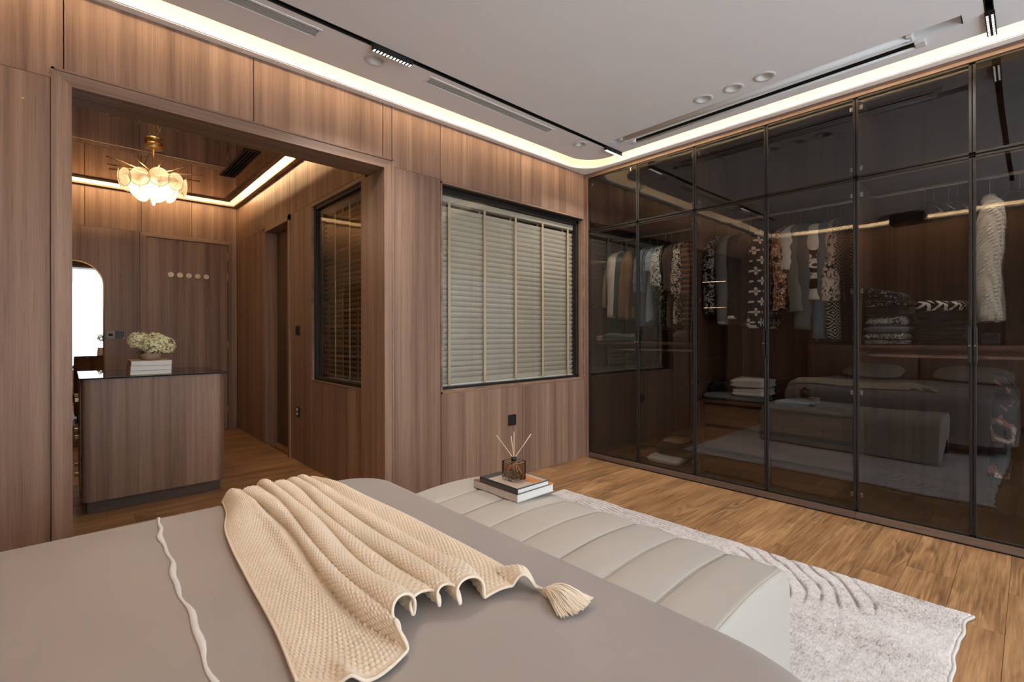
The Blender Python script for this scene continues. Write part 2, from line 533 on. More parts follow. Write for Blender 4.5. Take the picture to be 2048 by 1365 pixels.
# slim light edging round the window reveal
boxes('window_edging', [((WX0 - .014, YA - .001, WZ0 - .012), (WX0, YA + .03, WZ1 + .014)), ((WX1, YA - .001, WZ0 - .012), (WX1 + .012, YA + .03, WZ1 + .014)),
                        ((WX0 - .014, YA - .001, WZ1), (WX1 + .012, YA + .03, WZ1 + .013)), ((WX0 - .014, YA - .001, WZ0 - .012), (WX1 + .012, YA + .03, WZ0))], M['woodX'], wl)
box('corner_filler', (3.658, YA - .032, 0), (3.676, YA + .02, ZC), M['wood'], wl)
box('wall_hook', (-.146, YA - .008, 2.187), (-.136, YA, 2.197), M['brass'], wl, bev=.002)

# ---- casing round the opening
tr1 = struct('trim_1', (.77, YA, 0), 'walnut casing framing the wide opening to the dressing room')
CW = 0.066
def prism(name, pts, y0, y1, mat, parent):
    n = len(pts)
    V = [(x, y0, z) for x, z in pts] + [(x, y1, z) for x, z in pts]
    Fc = [tuple(range(n)), tuple(range(2 * n - 1, n - 1, -1))] + [(i, (i + 1) % n, n + (i + 1) % n, n + i) for i in range(n)]
    o = mesh_np(name, V, Fc, mat, parent)
    bm = bmesh.new(); bm.from_mesh(o.data); bmesh.ops.recalc_face_normals(bm, faces=bm.faces[:]); bm.to_mesh(o.data); bm.free()
    return o
cy0 = YA - .012
prism('casing_jamb', [(-.055, 0), (.013, 0), (.013, OPZ), (-.055, OPZ + CW)], cy0, YA + .03, M['wood'], tr1)
prism('casing_jamb', [(1.603, 0), (1.54, 0), (1.54, OPZ), (1.603, OPZ + CW)], cy0, YA + .03, M['wood'], tr1)
prism('casing_head', [(-.055, OPZ + CW), (.013, OPZ), (1.54, OPZ), (1.603, OPZ + CW)], cy0, YA + .03, M['woodX'], tr1)
boxes('casing_lip', [((-.055, cy0 - .008, 0), (-.045, cy0, OPZ + CW)), ((1.593, cy0 - .008, 0), (1.603, cy0, OPZ + CW))], M['wood'], tr1)
box('casing_lip_head', (-.055, cy0 - .008, OPZ + CW - .01), (1.603, cy0, OPZ + CW), M['woodX'], tr1)
box('jamb_liner', (-.02, YA + .03, 0), (.012, 3.14, OPZ), M['wood'], tr1)
box('jamb_liner', (1.541, YA + .03, 0), (1.575, 3.26, OPZ), M['wood'], tr1)
box('head_liner', (-.02, YA + .03, OPZ), (1.575, 3.14, OPZ + .03), M['woodX'], tr1)

# ---- remaining bedroom walls
wr = struct('wall_right', (4.4, .6, 0)); box('wall_core', (4.30, YR, 0), (4.45, YA + .02, ZTOP), M['core'], wr)
wh = struct('wall_head', (XH, .6, 0), 'walnut panelled wall behind the bed headboard')
box('wall_core', (XH - .15, YR - .15, 0), (XH - .02, YA + .02, ZTOP), M['core'], wh)
ys = np.linspace(YR, YA, 7)
for a, b in zip(ys[:-1], ys[1:]):
    box('panel', (XH - .02, a + G_, G_), (XH, b - G_, ZC + .01), M['wood'], wh, bev=.0012, seg=1)
wn = struct('wall_rear', (1.4, YR, 0))
RW0, RW1, RZ0, RZ1 = -.55, 3.45, .12, 2.55
boxes('wall_core', [((XH, YR - .15, 0), (RW0, YR, ZTOP)), ((RW1, YR - .15, 0), (4.45, YR, ZTOP)), ((RW0, YR - .15, 0), (RW1, YR, RZ0)), ((RW0, YR - .15, RZ1), (RW1, YR, ZTOP))], M['ceil'], wn)
w3 = struct('window_3', (1.45, YR - .07, RZ0))
fb = []
for x in (RW0, RW0 + 1.33, RW0 + 2.66, RW1): fb.append(((x - .03, YR - .09, RZ0), (x + .03, YR - .05, RZ1)))
fb += [((RW0, YR - .09, RZ0), (RW1, YR - .05, RZ0 + .05)), ((RW0, YR - .09, RZ1 - .05), (RW1, YR - .05, RZ1))]
boxes('window_frame', fb, M['black'], w3)

# ---- bedroom ceiling: slab with rounded corners, ledge, cove, led strip
SX0, SY0, SX1, SY1 = -.78, YR + .21, 3.45, 2.714
slab = rr(SX0, SY0, SX1, SY1, .24)
TR1 = (.30, 2.352, 3.44, 2.378)          # track beside the panelled wall
TR2 = (.30, .118, 3.40, .150)            # track across the room
holes = [rect(*TR1), rect(.2, 2.434, .938, 2.516), rect(1.594, 2.434, 2.676, 2.508)]
holes = [rect(.30, 2.346, 3.445, 2.384), rect(.2, 2.436, .938, 2.514), rect(1.594, 2.436, 2.676, 2.508),
         rect(.30, .118, 3.445, .150), rect(3.172, .232, 3.268, 2.285), rect(3.286, .42, 3.332, 2.14)]
DL = [(1.268, 2.493, .046), (3.038, 2.473, .042), (3.055, 1.455, .045), (3.057, 1.263, .045), (3.058, 1.081, .045)]
for x, y, r in DL:
    holes.append([(x + r * math.cos(a), y + r * math.sin(a)) for a in np.linspace(0, 2 * PI, 24, endpoint=False)])
ce = struct('ceiling', (1.4, .6, ZC), 'white plaster ceiling with rounded light cove')
fill_slab('ceiling_slab', slab, holes, ZC, ZC + .012, M['ceil'], ce)
LX, LY = .060, .048
ledge_in = rr(XH + LX, YR + LY, XB - LX, YA - LY, .25)
fill_slab('cove_ledge', rect(XH, YR, XB + .01, YA), [ledge_in], ZC, ZC + .014, M['ceil'], ce)
lip_in = rr(XH + LX + .007, YR + LY + .007, XB - LX - .007, YA - LY - .007, .245)
fill_slab('cove_lip', ledge_in, [lip_in], ZC + .004, ZC + .022, M['ceil'], ce)
loop_wall('cove_back', rr(XH + .012, YR + .012, XB - .004, YA - .004, .24), ZC + .014, ZC + .2, M['cove'], ce)
box('ceiling_deck', (XH - .1, YR - .1, ZC + .2), (4.45, YA + .1, ZC + .22), M['cove'], ce)
led = loop_wall('led_strip_light', rr(SX0 + .03, SY0 + .03, SX1 - .03, SY1 - .03, .21), ZC + .064, ZC + .074, M['led'])
ledh = box('led_strip_light', (XH + .025, YR + .5, ZC + .016), (XH + .035, YA - .35, ZC + .0215), M['led_extra'])  # second strip, added only to brighten the cove back on this side
tag(ledh, 'added warm led strip brightening the cove back above the headboard', 'led strip')
tag(led, 'continuous warm white led strip hidden above the bedroom ceiling cove', 'led strip')

# ---- dressing room shell
wdb = struct('wall_dressing_back', (.6, YD, 0), 'walnut panelled back wall of the dressing room')
box('wall_core', (XDL - .1, YD + .02, 0), (4.0, YD + .15, ZTOP), M['core'], wdb)
DX0, DX1, DZ = .656, 1.474, 2.312
def panelD(x0, x1, z0, z1):
    box('panel', (x0 + G_, YD, z0 + .0008), (x1 - G_, YD + .019, z1 - .0008), M['wood'], wdb, bev=.0012, seg=1)
for a, b in ((XDL, -.2), (-.2, .597)): panelD(a, b, 0, 2.355)
panelD(1.513, XD, 0, 2.355)
for a, b in ((XDL, -.35), (-.35, .13), (.13, .61), (.61, 1.09), (1.09, XD)): panelD(a, b, 2.355, ZD + .2)
d1 = struct('door_1', ((DX0 + DX1) / 2, YD, 0), 'flush walnut door with brass hinges and round hooks')
box('door_leaf', (DX0 + .003, YD + .004, .006), (DX1 - .003, YD + .019, DZ - .004), M['wood'], d1, bev=.0015, seg=1)
prism('casing_jamb', [(.597, 0), (DX0, 0), (DX0, DZ), (.597, 2.355)], YD - .012, YD + .019, M['wood'], d1)
prism('casing_jamb', [(1.513, 0), (DX1, 0), (DX1, DZ), (1.513, 2.355)], YD - .012, YD + .019, M['wood'], d1)
prism('casing_head', [(.597, 2.355), (DX0, DZ), (DX1, DZ), (1.513, 2.355)], YD - .012, YD + .019, M['woodX'], d1)
for za, zb in ((2.10, 2.21), (1.85, 1.96), (1.0, 1.11), (.19, .30)):
    cyl('hinge', (DX1 - .006, YD - .006, za), (DX1 - .006, YD - .006, zb), .006, M['brass'], d1, seg=10)

wdr = struct('wall_dressing_right', (XD, 5, 0), 'walnut panelled right wall of the dressing room with window and door')
RWY0, RWY1, RWZ0, RWZ1 = 3.262, 4.30, .785, 2.31
RDY0, RDY1, RDZ = 4.90, 5.64, 2.295
xc0, xc1 = XD + .02, XD + .14
boxes('wall_core', [((xc0, 3.12, 0), (xc1, RWY0, ZTOP)), ((xc0, RWY0, 0), (xc1, RWY1, RWZ0)), ((xc0, RWY0, RWZ1), (xc1, RWY1, ZTOP)), ((xc0, RWY1, 0), (xc1, RDY0, ZTOP)),
                    ((xc0, RDY0, RDZ), (xc1, RDY1, ZTOP)), ((xc0, RDY1, 0), (xc1, YD + .02, ZTOP))], M['core'], wdr)
def panelR(y0, y1, z0, z1):
    box('panel', (XD, y0 + G_, z0 + .0008), (XD + .019, y1 - G_, z1 - .0008), M['wood'], wdr, bev=.0012, seg=1)
panelR(RDY1 + .05, YD, 0, 2.345)
panelR(RWY1 + .012, RDY0 - .05, 0, 2.345)
panelR(3.265, RWY1 + .012, 0, RWZ0 - .012)
for a, b in ((5.684, YD), (4.881, 5.684), (4.403, 4.881), (3.15, 4.403)): panelR(a, b, 2.345, ZD + .2)
boxes('window_edging', [((XD - .001, RWY1, RWZ0 - .012), (XD + .03, RWY1 + .012, RWZ1 + .012)), ((XD - .001, RWY0, RWZ0 - .012), (XD + .03, RWY1, RWZ0))], M['woodY'], wdr)
box('window_head_panel', (XD, RWY0, RWZ1), (XD + .019, RWY1 + .012, 2.343), M['woodY'], wdr)
d2 = struct('door_2', (XD, (RDY0 + RDY1) / 2, 0), 'recessed dark walnut door in the dressing room side wall')
box('door_leaf', (XD + .115, RDY0, .005), (XD + .139, RDY1, RDZ), M['inner'], d2)
boxes('casing', [((XD - .012, RDY0 - .05, 0), (XD + .02, RDY0, RDZ + .05)), ((XD - .012, RDY1, 0), (XD + .02, RDY1 + .05, RDZ + .05))], M['wood'], d2)
box('casing_head', (XD - .012, RDY0 - .05, RDZ), (XD + .02, RDY1 + .05, RDZ + .053), M['woodY'], d2)
boxes('jamb_liner', [((XD, RDY0 - .01, 0), (XD + .116, RDY0 + .002, RDZ)), ((XD, RDY1 - .002, 0), (XD + .116, RDY1 + .01, RDZ)), ((XD, RDY0, RDZ - .002), (XD + .116, RDY1, RDZ + .01))], M['wood'], d2)
box('threshold', (XD, RDY0, 0), (XD + .02, RDY1, .008), M['brass'], d2, bev=.002)

wdl = struct('wall_dressing_left', (XDL, 5, 0)); box('wall_core', (XDL - .12, YA + .1, 0), (XDL, YD + .1, ZTOP), M['wood'], wdl)

# bathroom shell behind both windows
for nm, lo, hi in (('wall_bathroom_back', (XD + .14, 4.95, 0), (4.45, 5.05, ZTOP)), ('wall_bathroom_right', (4.30, YA + TH, 0), (4.45, 5.05, ZTOP))):
    o = box(nm, lo, hi, M['bath']); o['kind'] = 'structure'
o = box('ceiling_bathroom', (XD + .1, YA + TH - .05, 2.6), (4.45, 5.05, 2.65), M['bath']); o['kind'] = 'structure'

# dressing room ceiling: bronze mirror slab inside a light cove
cd = struct('ceiling_dressing', (.3, 5, ZD), 'bronze mirrored dressing room ceiling inside a light cove')
MX0, MY0, MX1, MY1 = XDL + .25, 3.45, 1.352, 6.462
AC = (1.115, 4.615, 1.25, 5.53)
fill_slab('ceiling_frame', rect(MX0 - .08, MY0 - .08, MX1 + .08, MY1 + .115), [rect(MX0, MY0, MX1, MY1)], ZD, ZD + .014, M['woodX'], cd)
boxes('frame_moulding', [((MX0, MY1 + .03, ZD - .008), (MX1 + .05, MY1 + .045, ZD)), ((MX1 + .03, MY0, ZD - .008), (MX1 + .045, MY1 + .045, ZD))], M['woodX'], cd)
xs = [(MX0, .528), (.53, AC[0]), (AC[2], MX1)]
for a, b in xs:
    for c, d in ((MY0, 5.27), (5.273, MY1)):
        box('mirror_panel', (a, c, ZD + .004), (b, d, ZD + .012), M['bmirror'], cd)
for c, d in ((MY0, AC[1]), (AC[3], MY1)): box('mirror_panel', (AC[0], c, ZD + .004), (AC[2], d, ZD + .012), M['bmirror'], cd)
box('joint_strip', (MX0, 5.270, ZD + .003), (AC[0], 5.2735, ZD + .006), M['brass'], cd)
box('joint_strip', (.5275, MY0, ZD + .003), (.531, MY1, ZD + .006), M['black'], cd)
LD = .05
fill_slab('cove_ledge', rect(XDL, YA + TH, XD, YD), [rect(XDL + LD, YA + TH + LD, XD - LD, YD - LD)], ZD, ZD + .016, M['woodX'], cd)
loop_wall('cove_back', rect(XDL + .004, YA + TH + .004, XD - .004, YD - .004), ZD + .016, ZD + .2, M['cove'], cd, smooth=False)
box('ceiling_deck', (XDL - .1, YA + .1, ZD + .2), (XD + .1, YD + .1, ZD + .22), M['cove'], cd)
led2 = loop_wall('led_strip_light', rect(MX0 - .05, MY0 - .05, MX1 + .05, MY1 + .085), ZD + .066, ZD + .076, M['ledd'], smooth=False)
tag(led2, 'warm led strip hidden above the dressing room ceiling frame', 'led strip')

# ---- windows with venetian blinds
w1 = struct('window_1', ((WX0 + WX1) / 2, YA + .05, WZ0), 'internal window in the panelled wall with dark frame')
fy0, fy1 = YA + .058, YA + .10
fr = .042
boxes('window_frame', [((WX0, fy0, WZ0), (WX0 + fr, fy1, WZ1)), ((WX1 - fr, fy0, WZ0), (WX1, fy1, WZ1)),
                       ((WX0, fy0, WZ1 - .045), (WX1, fy1, WZ1)), ((WX0, fy0, WZ0), (WX1, fy1, WZ0 + .03))], M['bronze'], w1, bev=.002)
boxes('reveal_liner', [((WX0, fy1, WZ0), (WX0 + .012, YA + TH, WZ1)), ((WX1 - .012, fy1, WZ0), (WX1, YA + TH, WZ1)), ((WX0, fy1, WZ1 - .012), (WX1, YA + TH, WZ1)), ((WX0, fy1, WZ0), (WX1, YA + TH, WZ0 + .012))], M['bronze'], w1)
box('glass_pane', (WX0 + .03, YA + .076, WZ0 + .02), (WX1 - .03, YA + .082, WZ1 - .02), M['wglass'], w1)
boxes('reveal_board', [((WX0 - .001, YA + .019, WZ0), (WX0 + .010, fy0, WZ1)), ((WX1 - .010, YA + .019, WZ0), (WX1 + .001, fy0, WZ1)), ((WX0, YA + .019, WZ0 - .001), (WX1, fy0, WZ0 + .010))], M['wood'], w1)
box('reveal_head', (WX0, YA + .019, WZ1 - .010), (WX1, fy0, WZ1 + .001), M['bronze'], w1)
w2 = struct('window_2', (XD + .05, (RWY0 + RWY1) / 2, RWZ0), 'tall internal window in the dressing room side wall')
fx0, fx1 = XD + .02, XD + .07
boxes('window_frame', [((fx0, RWY0, RWZ0), (fx1, RWY0 + .035, RWZ1)), ((fx0, RWY1 - .04, RWZ0), (fx1, RWY1, RWZ1)),
                       ((fx0, RWY0, RWZ1 - .03), (fx1, RWY1, RWZ1)), ((fx0, RWY0, RWZ0), (fx1, RWY1, RWZ0 + .03))], M['bronze'], w2, bev=.002)
box('glass_pane', (XD + .04, RWY0 + .02, RWZ0 + .02), (XD + .046, RWY1 - .02, RWZ1 - .02), M['wglass'], w2)

def slat_mesh(length, axis, tilt, mat, wid=.05):
    n = 5
    V = []; Fc = []
    for e in (0, 1):
        for k in range(n):
            s = (k / (n - 1) - .5)
            a = s * wid; c = .004 * (1 - (2 * s) ** 2)
            d = a * math.cos(tilt) - c * math.sin(tilt); z = -a * math.sin(tilt) - c * math.cos(tilt)
            p = (e - .5) * length
            V.append((p, d, z) if axis == 'X' else (d, p, z))
    m = len(V)
    V += [(x, y, z + .0016) for x, y, z in V]
    for k in range(n - 1):
        Fc.append((k, k + 1, n + k + 1, n + k)); Fc.append((m + k, m + n + k, m + n + k + 1, m + k + 1))
    for e in (0, n): Fc.append(tuple(range(e, e + n)) + tuple(range(m + e + n - 1, m + e - 1, -1)))
    Fc.append((0, n, m + n, m)); Fc.append((n - 1, m + n - 1, m + 2 * n - 1, 2 * n - 1))
    me = bpy.data.meshes.new('slat'); me.from_pydata(V, [], Fc); me.update()
    bm = bmesh.new(); bm.from_mesh(me); bmesh.ops.recalc_face_normals(bm, faces=bm.faces[:]); bm.to_mesh(me); bm.free()
    me.materials.append(mat)
    return me

def blind(axis, a0, a1, dep, z0, z1, tilt, tapes, label, side, mat):
    """axis: direction of the slats; side: +1/-1 where the back is relative to dep"""
    mid = (a0 + a1) / 2
    P = (lambda a, d, z: (a, d, z)) if axis == 'X' else (lambda a, d, z: (d, a, z))
    root = thing('venetian_blind', P(mid, dep, z0), label, 'blind')
    me = slat_mesh(a1 - a0, axis, tilt * side, mat)
    pitch = .0425
    n = int((z1 - .05 - z0 - .03) / pitch)
    for i in range(n):
        o = bpy.data.objects.new('slat', me); COL.objects.link(o); o.parent = root
        o.location = Vector(P(0, 0, .035 + i * pitch + RNG.uniform(-.0006, .0006)))
    def bb(nm, a, b, d0, d1, za, zb, m, bev=.002):
        lo = P(a, min(d0, d1), za); hi = P(b, max(d0, d1), zb)
        return box(nm, tuple(min(u, v) for u, v in zip(lo, hi)), tuple(max(u, v) for u, v in zip(lo, hi)), m, root, bev=bev, seg=1)
    bb('head_rail', a0, a1, dep - .028, dep + .028, z1 - .045, z1, M['blind'])
    bb('bottom_rail', a0, a1, dep - .026, dep + .026, z0, z0 + .014, M['white'])
    for ta in tapes:
        ff = dep - side * .0335
        bb('ladder_tape', ta - .0115, ta + .0115, ff, ff + .001, z0 + .004, z1 - .03, M['tape'], 0)
        bk = dep + side * .0335
        bb('ladder_tape', ta - .0115, ta + .0115, bk, bk + .001, z0 + .004, z1 - .03, M['tape'], 0)
    return root
blind('X', WX0 + .045, WX1 - .02, YA + .132, WZ0 + .026, WZ1 - .05, math.radians(60), [2.141, 2.492, 2.839, 3.176, 3.524],
      'grey beige venetian blind behind glass in the wall beside the wardrobe', 1, M['blind'])
blind('Y', RWY0 + .03, RWY1 - .01, XD + .125, RWZ0 + .01, RWZ1 - .0, math.radians(28), [3.40, 3.73, 4.014, 4.302],
      'brown slatted venetian blind in the dressing room side window', 1, plain('blind_slat_brown', lin(196, 164, 122), .38, nscale=15))

# bathroom: lit mirror glimpsed between the slats
lm = thing('bathroom_mirror', (3.45, 4.94, 1.0), 'led edged bathroom mirror glimpsed through the venetian blind', 'mirror')
box('mirror_plate', (3.27, 4.93, .96), (3.64, 4.94, 1.72), M['mirror'], lm)
boxes('led_border', [((3.285, 4.925, .98), (3.297, 4.93, 1.70)), ((3.60, 4.925, .98), (3.612, 4.93, 1.70)), ((3.285, 4.925, .98), (3.612, 4.93, .992))], M['ledmirror'], lm)

# ================================================================== WARDROBE
DB = [2.888, 2.347, 1.825, 1.290, .757, .221, -.31, -.84, -1.37]      # door boundaries
ZP, ZM, ZG = .053, 2.167, 2.681
XI, XK = 3.70, 4.28
def door(par, y0, y1, z0, z1, hinge_at, handle):
    """y0 > y1; one framed glass leaf"""
    g = .0018; f = .013
    ya, yb = y1 + g, y0 - g
    za, zb = z0 + g, z1 - g
    d = boxes('door', [((XB, ya, za), (XB + .02, ya + f, zb)), ((XB, yb - f, za), (XB + .02, yb, zb)), ((XB, ya, za), (XB + .02, yb, za + f)), ((XB, ya, zb - f), (XB + .02, yb, zb))], M['bronze'], par, bev=.0015)
    box('glass_pane', (XB + .003, ya + f * .6, za + f * .6), (XB + .008, yb - f * .6, zb - f * .6), M['tint'], d)
    hy = ya + .02 if hinge_at == 'lo' else yb - .02
    for hz in ([za + .06, zb - .06] if zb - za < 1 else [za + .10, za + .75, za + 1.4, zb - .10]):
        box('hinge', (XB + .021, hy - .012, hz - .016), (XB + .05, hy + .012, hz + .016), M['chrome'], d, bev=.003)
    if handle:
        hy2 = yb - .010 if hinge_at == 'lo' else ya + .010
        box('handle', (XB - .016, hy2 - .008, 1.02), (XB, hy2 + .008, 1.215), M['black'], d, bev=.002)
        cyl('lock', (XB - .026, hy2, 1.115), (XB - .014, hy2, 1.115), .0045, M['chrome'], d, seg=10)
    return d
wl_labels = ['tall smoked glass wardrobe unit next to the window wall corner', 'smoked glass wardrobe unit above the low drawer chest, middle of the row',
             'smoked glass wardrobe unit holding the cream cable knit sweater', 'smoked glass wardrobe unit next to the curtained window wall']
for b in range(4):
    y0, ym, y1 = DB[2 * b], DB[2 * b + 1], DB[2 * b + 2]
    u = thing('wardrobe_unit', (XI + .3, (y0 + y1) / 2, 0), wl_labels[b], 'wardrobe', 'built in wardrobe units')
    T_ = .009
    box('side_panel', (XI, y0 - T_, .06), (XK, y0, 2.70), M['inner'], u)
    box('side_panel', (XI, y1, .06), (XK, y1 + T_, 2.70), M['inner'], u)
    box('back_panel', (XK - .012, y1, .06), (XK, y0, 2.70), M['inner'], u)
    box('bottom_panel', (XI, y1, .045), (XK, y0, .062), M['inner'], u)
    box('top_panel', (XI, y1, 2.69), (XK, y0, 2.705), M['inner'], u)
    box('shelf', (XI + .03, y1 + T_, ZM - .012), (XK - .012, y0 - T_, ZM + .008), M['inner'], u)
    box('plinth', (XB - .004, y1 + .0008, .010), (XI + .01, y0 - .0008, ZP - .001), M['plinthY'], u)
    box('fascia', (XB - .004, y1, ZG + .002), (XI + .02, y0, ZC), M['woodY'], u)
    box('toe_gap', (XB + .006, y1, 0), (XI, y0, .011), M['dark'], u)
    rod = box('hanging_rod', (3.955, y1 + T_, 2.085), (3.985, y0 - T_, 2.112), M['chrome'], u, bev=.006)
    if b in (0, 2, 3):
        box('shelf', (XI + .02, y1 + T_, 1.092), (XK - .012, y0 - T_, 1.112), M['inner'], u)
        box('hanging_rod', (3.90, y1 + T_, 1.030), (3.93, y0 - T_, 1.055), M['chrome'], u, bev=.006)
    if b == 1:
        box('shelf', (XI + .02, y1 + T_, .645), (XK - .012, y0 - T_, .665), M['inner'], u)
        zs_ = [.075, .268, .462, .643]
        for k in range(3):
            for ya, yb in ((y1 + T_ + .03, ym - .003), (ym + .003, y0 - T_ - .03)):
                dr = box('drawer', (XI + .055, ya, zs_[k] + .008), (XI + .075, yb, zs_[k + 1] - .022), M['drawer'], u, bev=.002, seg=1)
                box('finger_rail', (XI + .066, ya, zs_[k + 1] - .02), (XI + .08, yb, zs_[k + 1] - .004), M['dark'], dr)
        box('drawer_filler', (XI + .05, y0 - T_ - .028, .062), (XI + .075, y0 - T_, .645), M['inner'], u)
        box('drawer_filler', (XI + .05, y1 + T_, .062), (XI + .075, y1 + T_ + .028, .645), M['inner'], u)
    for (a, c, hg) in ((y0, ym, 'hi'), (ym, y1, 'lo')):
        door(u, a, c, ZP, ZM, hg, True)
        door(u, a, c, ZM + .004, ZG, hg, False)

# ================================================================== CEILING FIXTURES
tk = thing('track_light', (1.9, 2.365, ZC), 'black recessed magnetic track parallel to the panelled wall', 'track light')
def track(par, x0, x1, y0, y1):
    boxes('track_channel', [((x0, y0, ZC - .001), (x1, y0 + .004, ZC + .048)), ((x0, y1 - .004, ZC - .001), (x1, y1, ZC + .048)), ((x0, y0, ZC + .040), (x1, y1, ZC + .048)),
                            ((x0, y0, ZC - .001), (x0 + .003, y1, ZC + .048)), ((x1 - .003, y0, ZC - .001), (x1, y1, ZC + .048))], M['black'], par)
def grille_module(par, x0, x1, y0, y1, drop, nrow=2, ncol=12, hang=True):
    b = box('grille_spotlight', (x0, y0, ZC - drop), (x1, y1, ZC + .035), M['black'], par, bev=.001, seg=1)
    L = []
    for i in range(ncol):
        for j in range(nrow):
            cx = x0 + (i + .5) * (x1 - x0) / ncol; cy = y0 + (j + .5) * (y1 - y0) / nrow
            L.append(((cx - .0048, cy - .0040, ZC - drop - .0006), (cx + .0048, cy + .0040, ZC - drop + .001)))
    boxes('led_cells', L, M['ledcell'], b, kind='stuff')
    ld = bpy.data.lights.new('grille_lamp', 'AREA'); ld.shape = 'RECTANGLE'; ld.size = x1 - x0 - .01; ld.size_y = y1 - y0 - .004
    ld.energy = MODULE_W; ld.color = (1.0, 0.95, 0.88); ld.spread = math.radians(130)
    lo_ = bpy.data.objects.new('grille_lamp', ld); COL.objects.link(lo_); lo_.parent = b
    lo_.location = Vector(((x0 + x1) / 2, (y0 + y1) / 2, ZC - drop - .002)) - WL[b.name]
    for e in (x0 - .012, ):
        box('clip', (e, y0 + .004, ZC - .006), (x0, y1 - .004, ZC + .02), M['black'], b)
track(tk, .30, 3.445, 2.346, 2.384)
grille_module(tk, 1.185, 1.42, 2.352, 2.378, .030)
grille_module(tk, 3.232, 3.448, 2.352, 2.378, .030)
tk2 = thing('track_light', (1.9, .134, ZC), 'black track crossing the ceiling near the projector screen end', 'track light')
track(tk2, .30, 3.445, .118, .150)
grille_module(tk2, 3.235, 3.472, .116, .152, .018)

def linear_diffuser(x0, x1, y0, y1, label):
    r = thing('air_vent', ((x0 + x1) / 2, (y0 + y1) / 2, ZC), label, 'air vent')
    boxes('vent_frame', [((x0 - .008, y0 - .008, ZC - .003), (x1 + .008, y0 + .004, ZC + .03)), ((x0 - .008, y1 - .004, ZC - .003), (x1 + .008, y1 + .008, ZC + .03)),
                         ((x0 - .008, y0, ZC - .003), (x0 + .004, y1, ZC + .03)), ((x1 - .004, y0, ZC - .003), (x1 + .008, y1, ZC + .03))], M['ceil'], r)
    box('vent_back', (x0, y0, ZC + .03), (x1, y1, ZC + .034), M['dark'], r)
    n = 5
    for k in range(n):
        y = y0 + .008 + (y1 - y0 - .016) * k / (n - 1)
        box('slat', (x0 + .002, y - .0050, ZC - .001), (x1 - .002, y + .0050, ZC + .012), M['greyp'], r)
linear_diffuser(.2, .938, 2.436, 2.514, 'linear air vent beside the track at the upper left of the ceiling')
linear_diffuser(1.594, 2.676, 2.436, 2.508, 'long linear air vent between the two grille spotlights of the track')

dl_labels = ['recessed downlight between the track spotlight and the cove', 'small recessed downlight near the rounded cove corner', 'recessed downlight nearest the panelled wall of the row of three',
             'middle recessed downlight of the row of three by the projector screen', 'recessed downlight farthest from the panelled wall of the row of three']
for (x, y, r), lb in zip(DL, dl_labels):
    d = thing('downlight', (x, y, ZC), lb, 'downlight', 'recessed downlights')
    lathe('trim_ring', [(r - .006, .012), (r - .006, -.002), (r - .002, -.0045), (r + .012, -.0045), (r + .016, 0)], (x, y, ZC), M['white'], d)
    lathe('reflector', [(r - .005, .002), (r - .010, .012), (r - .014, .030), (.001, .030)], (x, y, ZC), M['white'], d)

ps = thing('projector_screen', (3.24, 1.26, ZC), 'white motorised projector screen recessed in the ceiling by the wardrobe', 'projector screen')
boxes('recess_box', [((3.172, .232, ZC), (3.176, 2.285, ZC + .10)), ((3.264, .232, ZC), (3.268, 2.285, ZC + .10)), ((3.172, .232, ZC + .096), (3.268, 2.285, ZC + .10)),
                     ((3.172, .228, ZC), (3.268, .232, ZC + .10)), ((3.172, 2.285, ZC), (3.268, 2.289, ZC + .10))], M['ceil'], ps)
cyl('roller_tube', (3.228, .43, ZC + .022), (3.228, 2.20, ZC + .022), .030, M['white'], ps, seg=24)
for y in (.415, 2.185):
    box('end_bracket', (3.19, y, ZC - .006), (3.262, y + .03, ZC + .06), M['white'], ps, bev=.006)
boxes('screen_slot', [((3.286, .42, ZC), (3.289, 2.14, ZC + .05)), ((3.329, .42, ZC), (3.332, 2.14, ZC + .05)), ((3.286, .42, ZC + .046), (3.332, 2.14, ZC + .05))], M['dark'], ps)
cyl('weight_bar', (3.340, .40, ZC - .003), (3.340, 2.16, ZC - .003), .008, M['white'], ps, seg=12)
for y in (.375, 2.14):
    box('slot_end_cap', (3.284, y, ZC - .012), (3.35, y + .045, ZC + .002), M['white'], ps, bev=.004)

pj = thing('projector', (-.52, 1.06, 2.59), 'dark ceiling projector above the bed mirrored in the wardrobe glass', 'projector')
box('projector_body', (-.66, .90, 2.59), (-.38, 1.24, 2.70), M['bronze'], pj, bev=.012)
cyl('lens', (-.385, 1.16, 2.645), (-.355, 1.16, 2.645), .032, M['black'], pj, seg=20)
cyl('ceiling_mount', (-.52, 1.07, 2.695), (-.52, 1.07, ZC), .03, M['black'], pj, seg=16)

# ================================================================== BED
bed = thing('bed', (.08, 1.05, 0), 'upholstered bed with tall cushioned headboard against the walnut wall', 'bed')
BX0, BX1, BY0, BY1, BZ = -1.03, 1.04, .10, 2.05, .565
box('bed_base', (BX0, BY0 + .06, .05), (BX1 - .09, BY1 - .09, .30), M['duvetside'], bed, bev=.02)
box('mattress', (BX0, BY0 + .06, .30), (BX1 - .09, BY1 - .09, .52), M['pillow'], bed, bev=.05, seg=3)
hbd = box('headboard', (XH + .005, -.32, .05), (XH + .10, 2.375, 1.03), M['headb'], bed, bev=.04, seg=3, smooth=True)
for a, b in ((-.27, 1.02), (1.03, 2.32)):
    box('headboard_cushion', (XH + .09, a, .45), (XH + .17, b, .93), M['headb'], bed, bev=.035, seg=3, smooth=True)

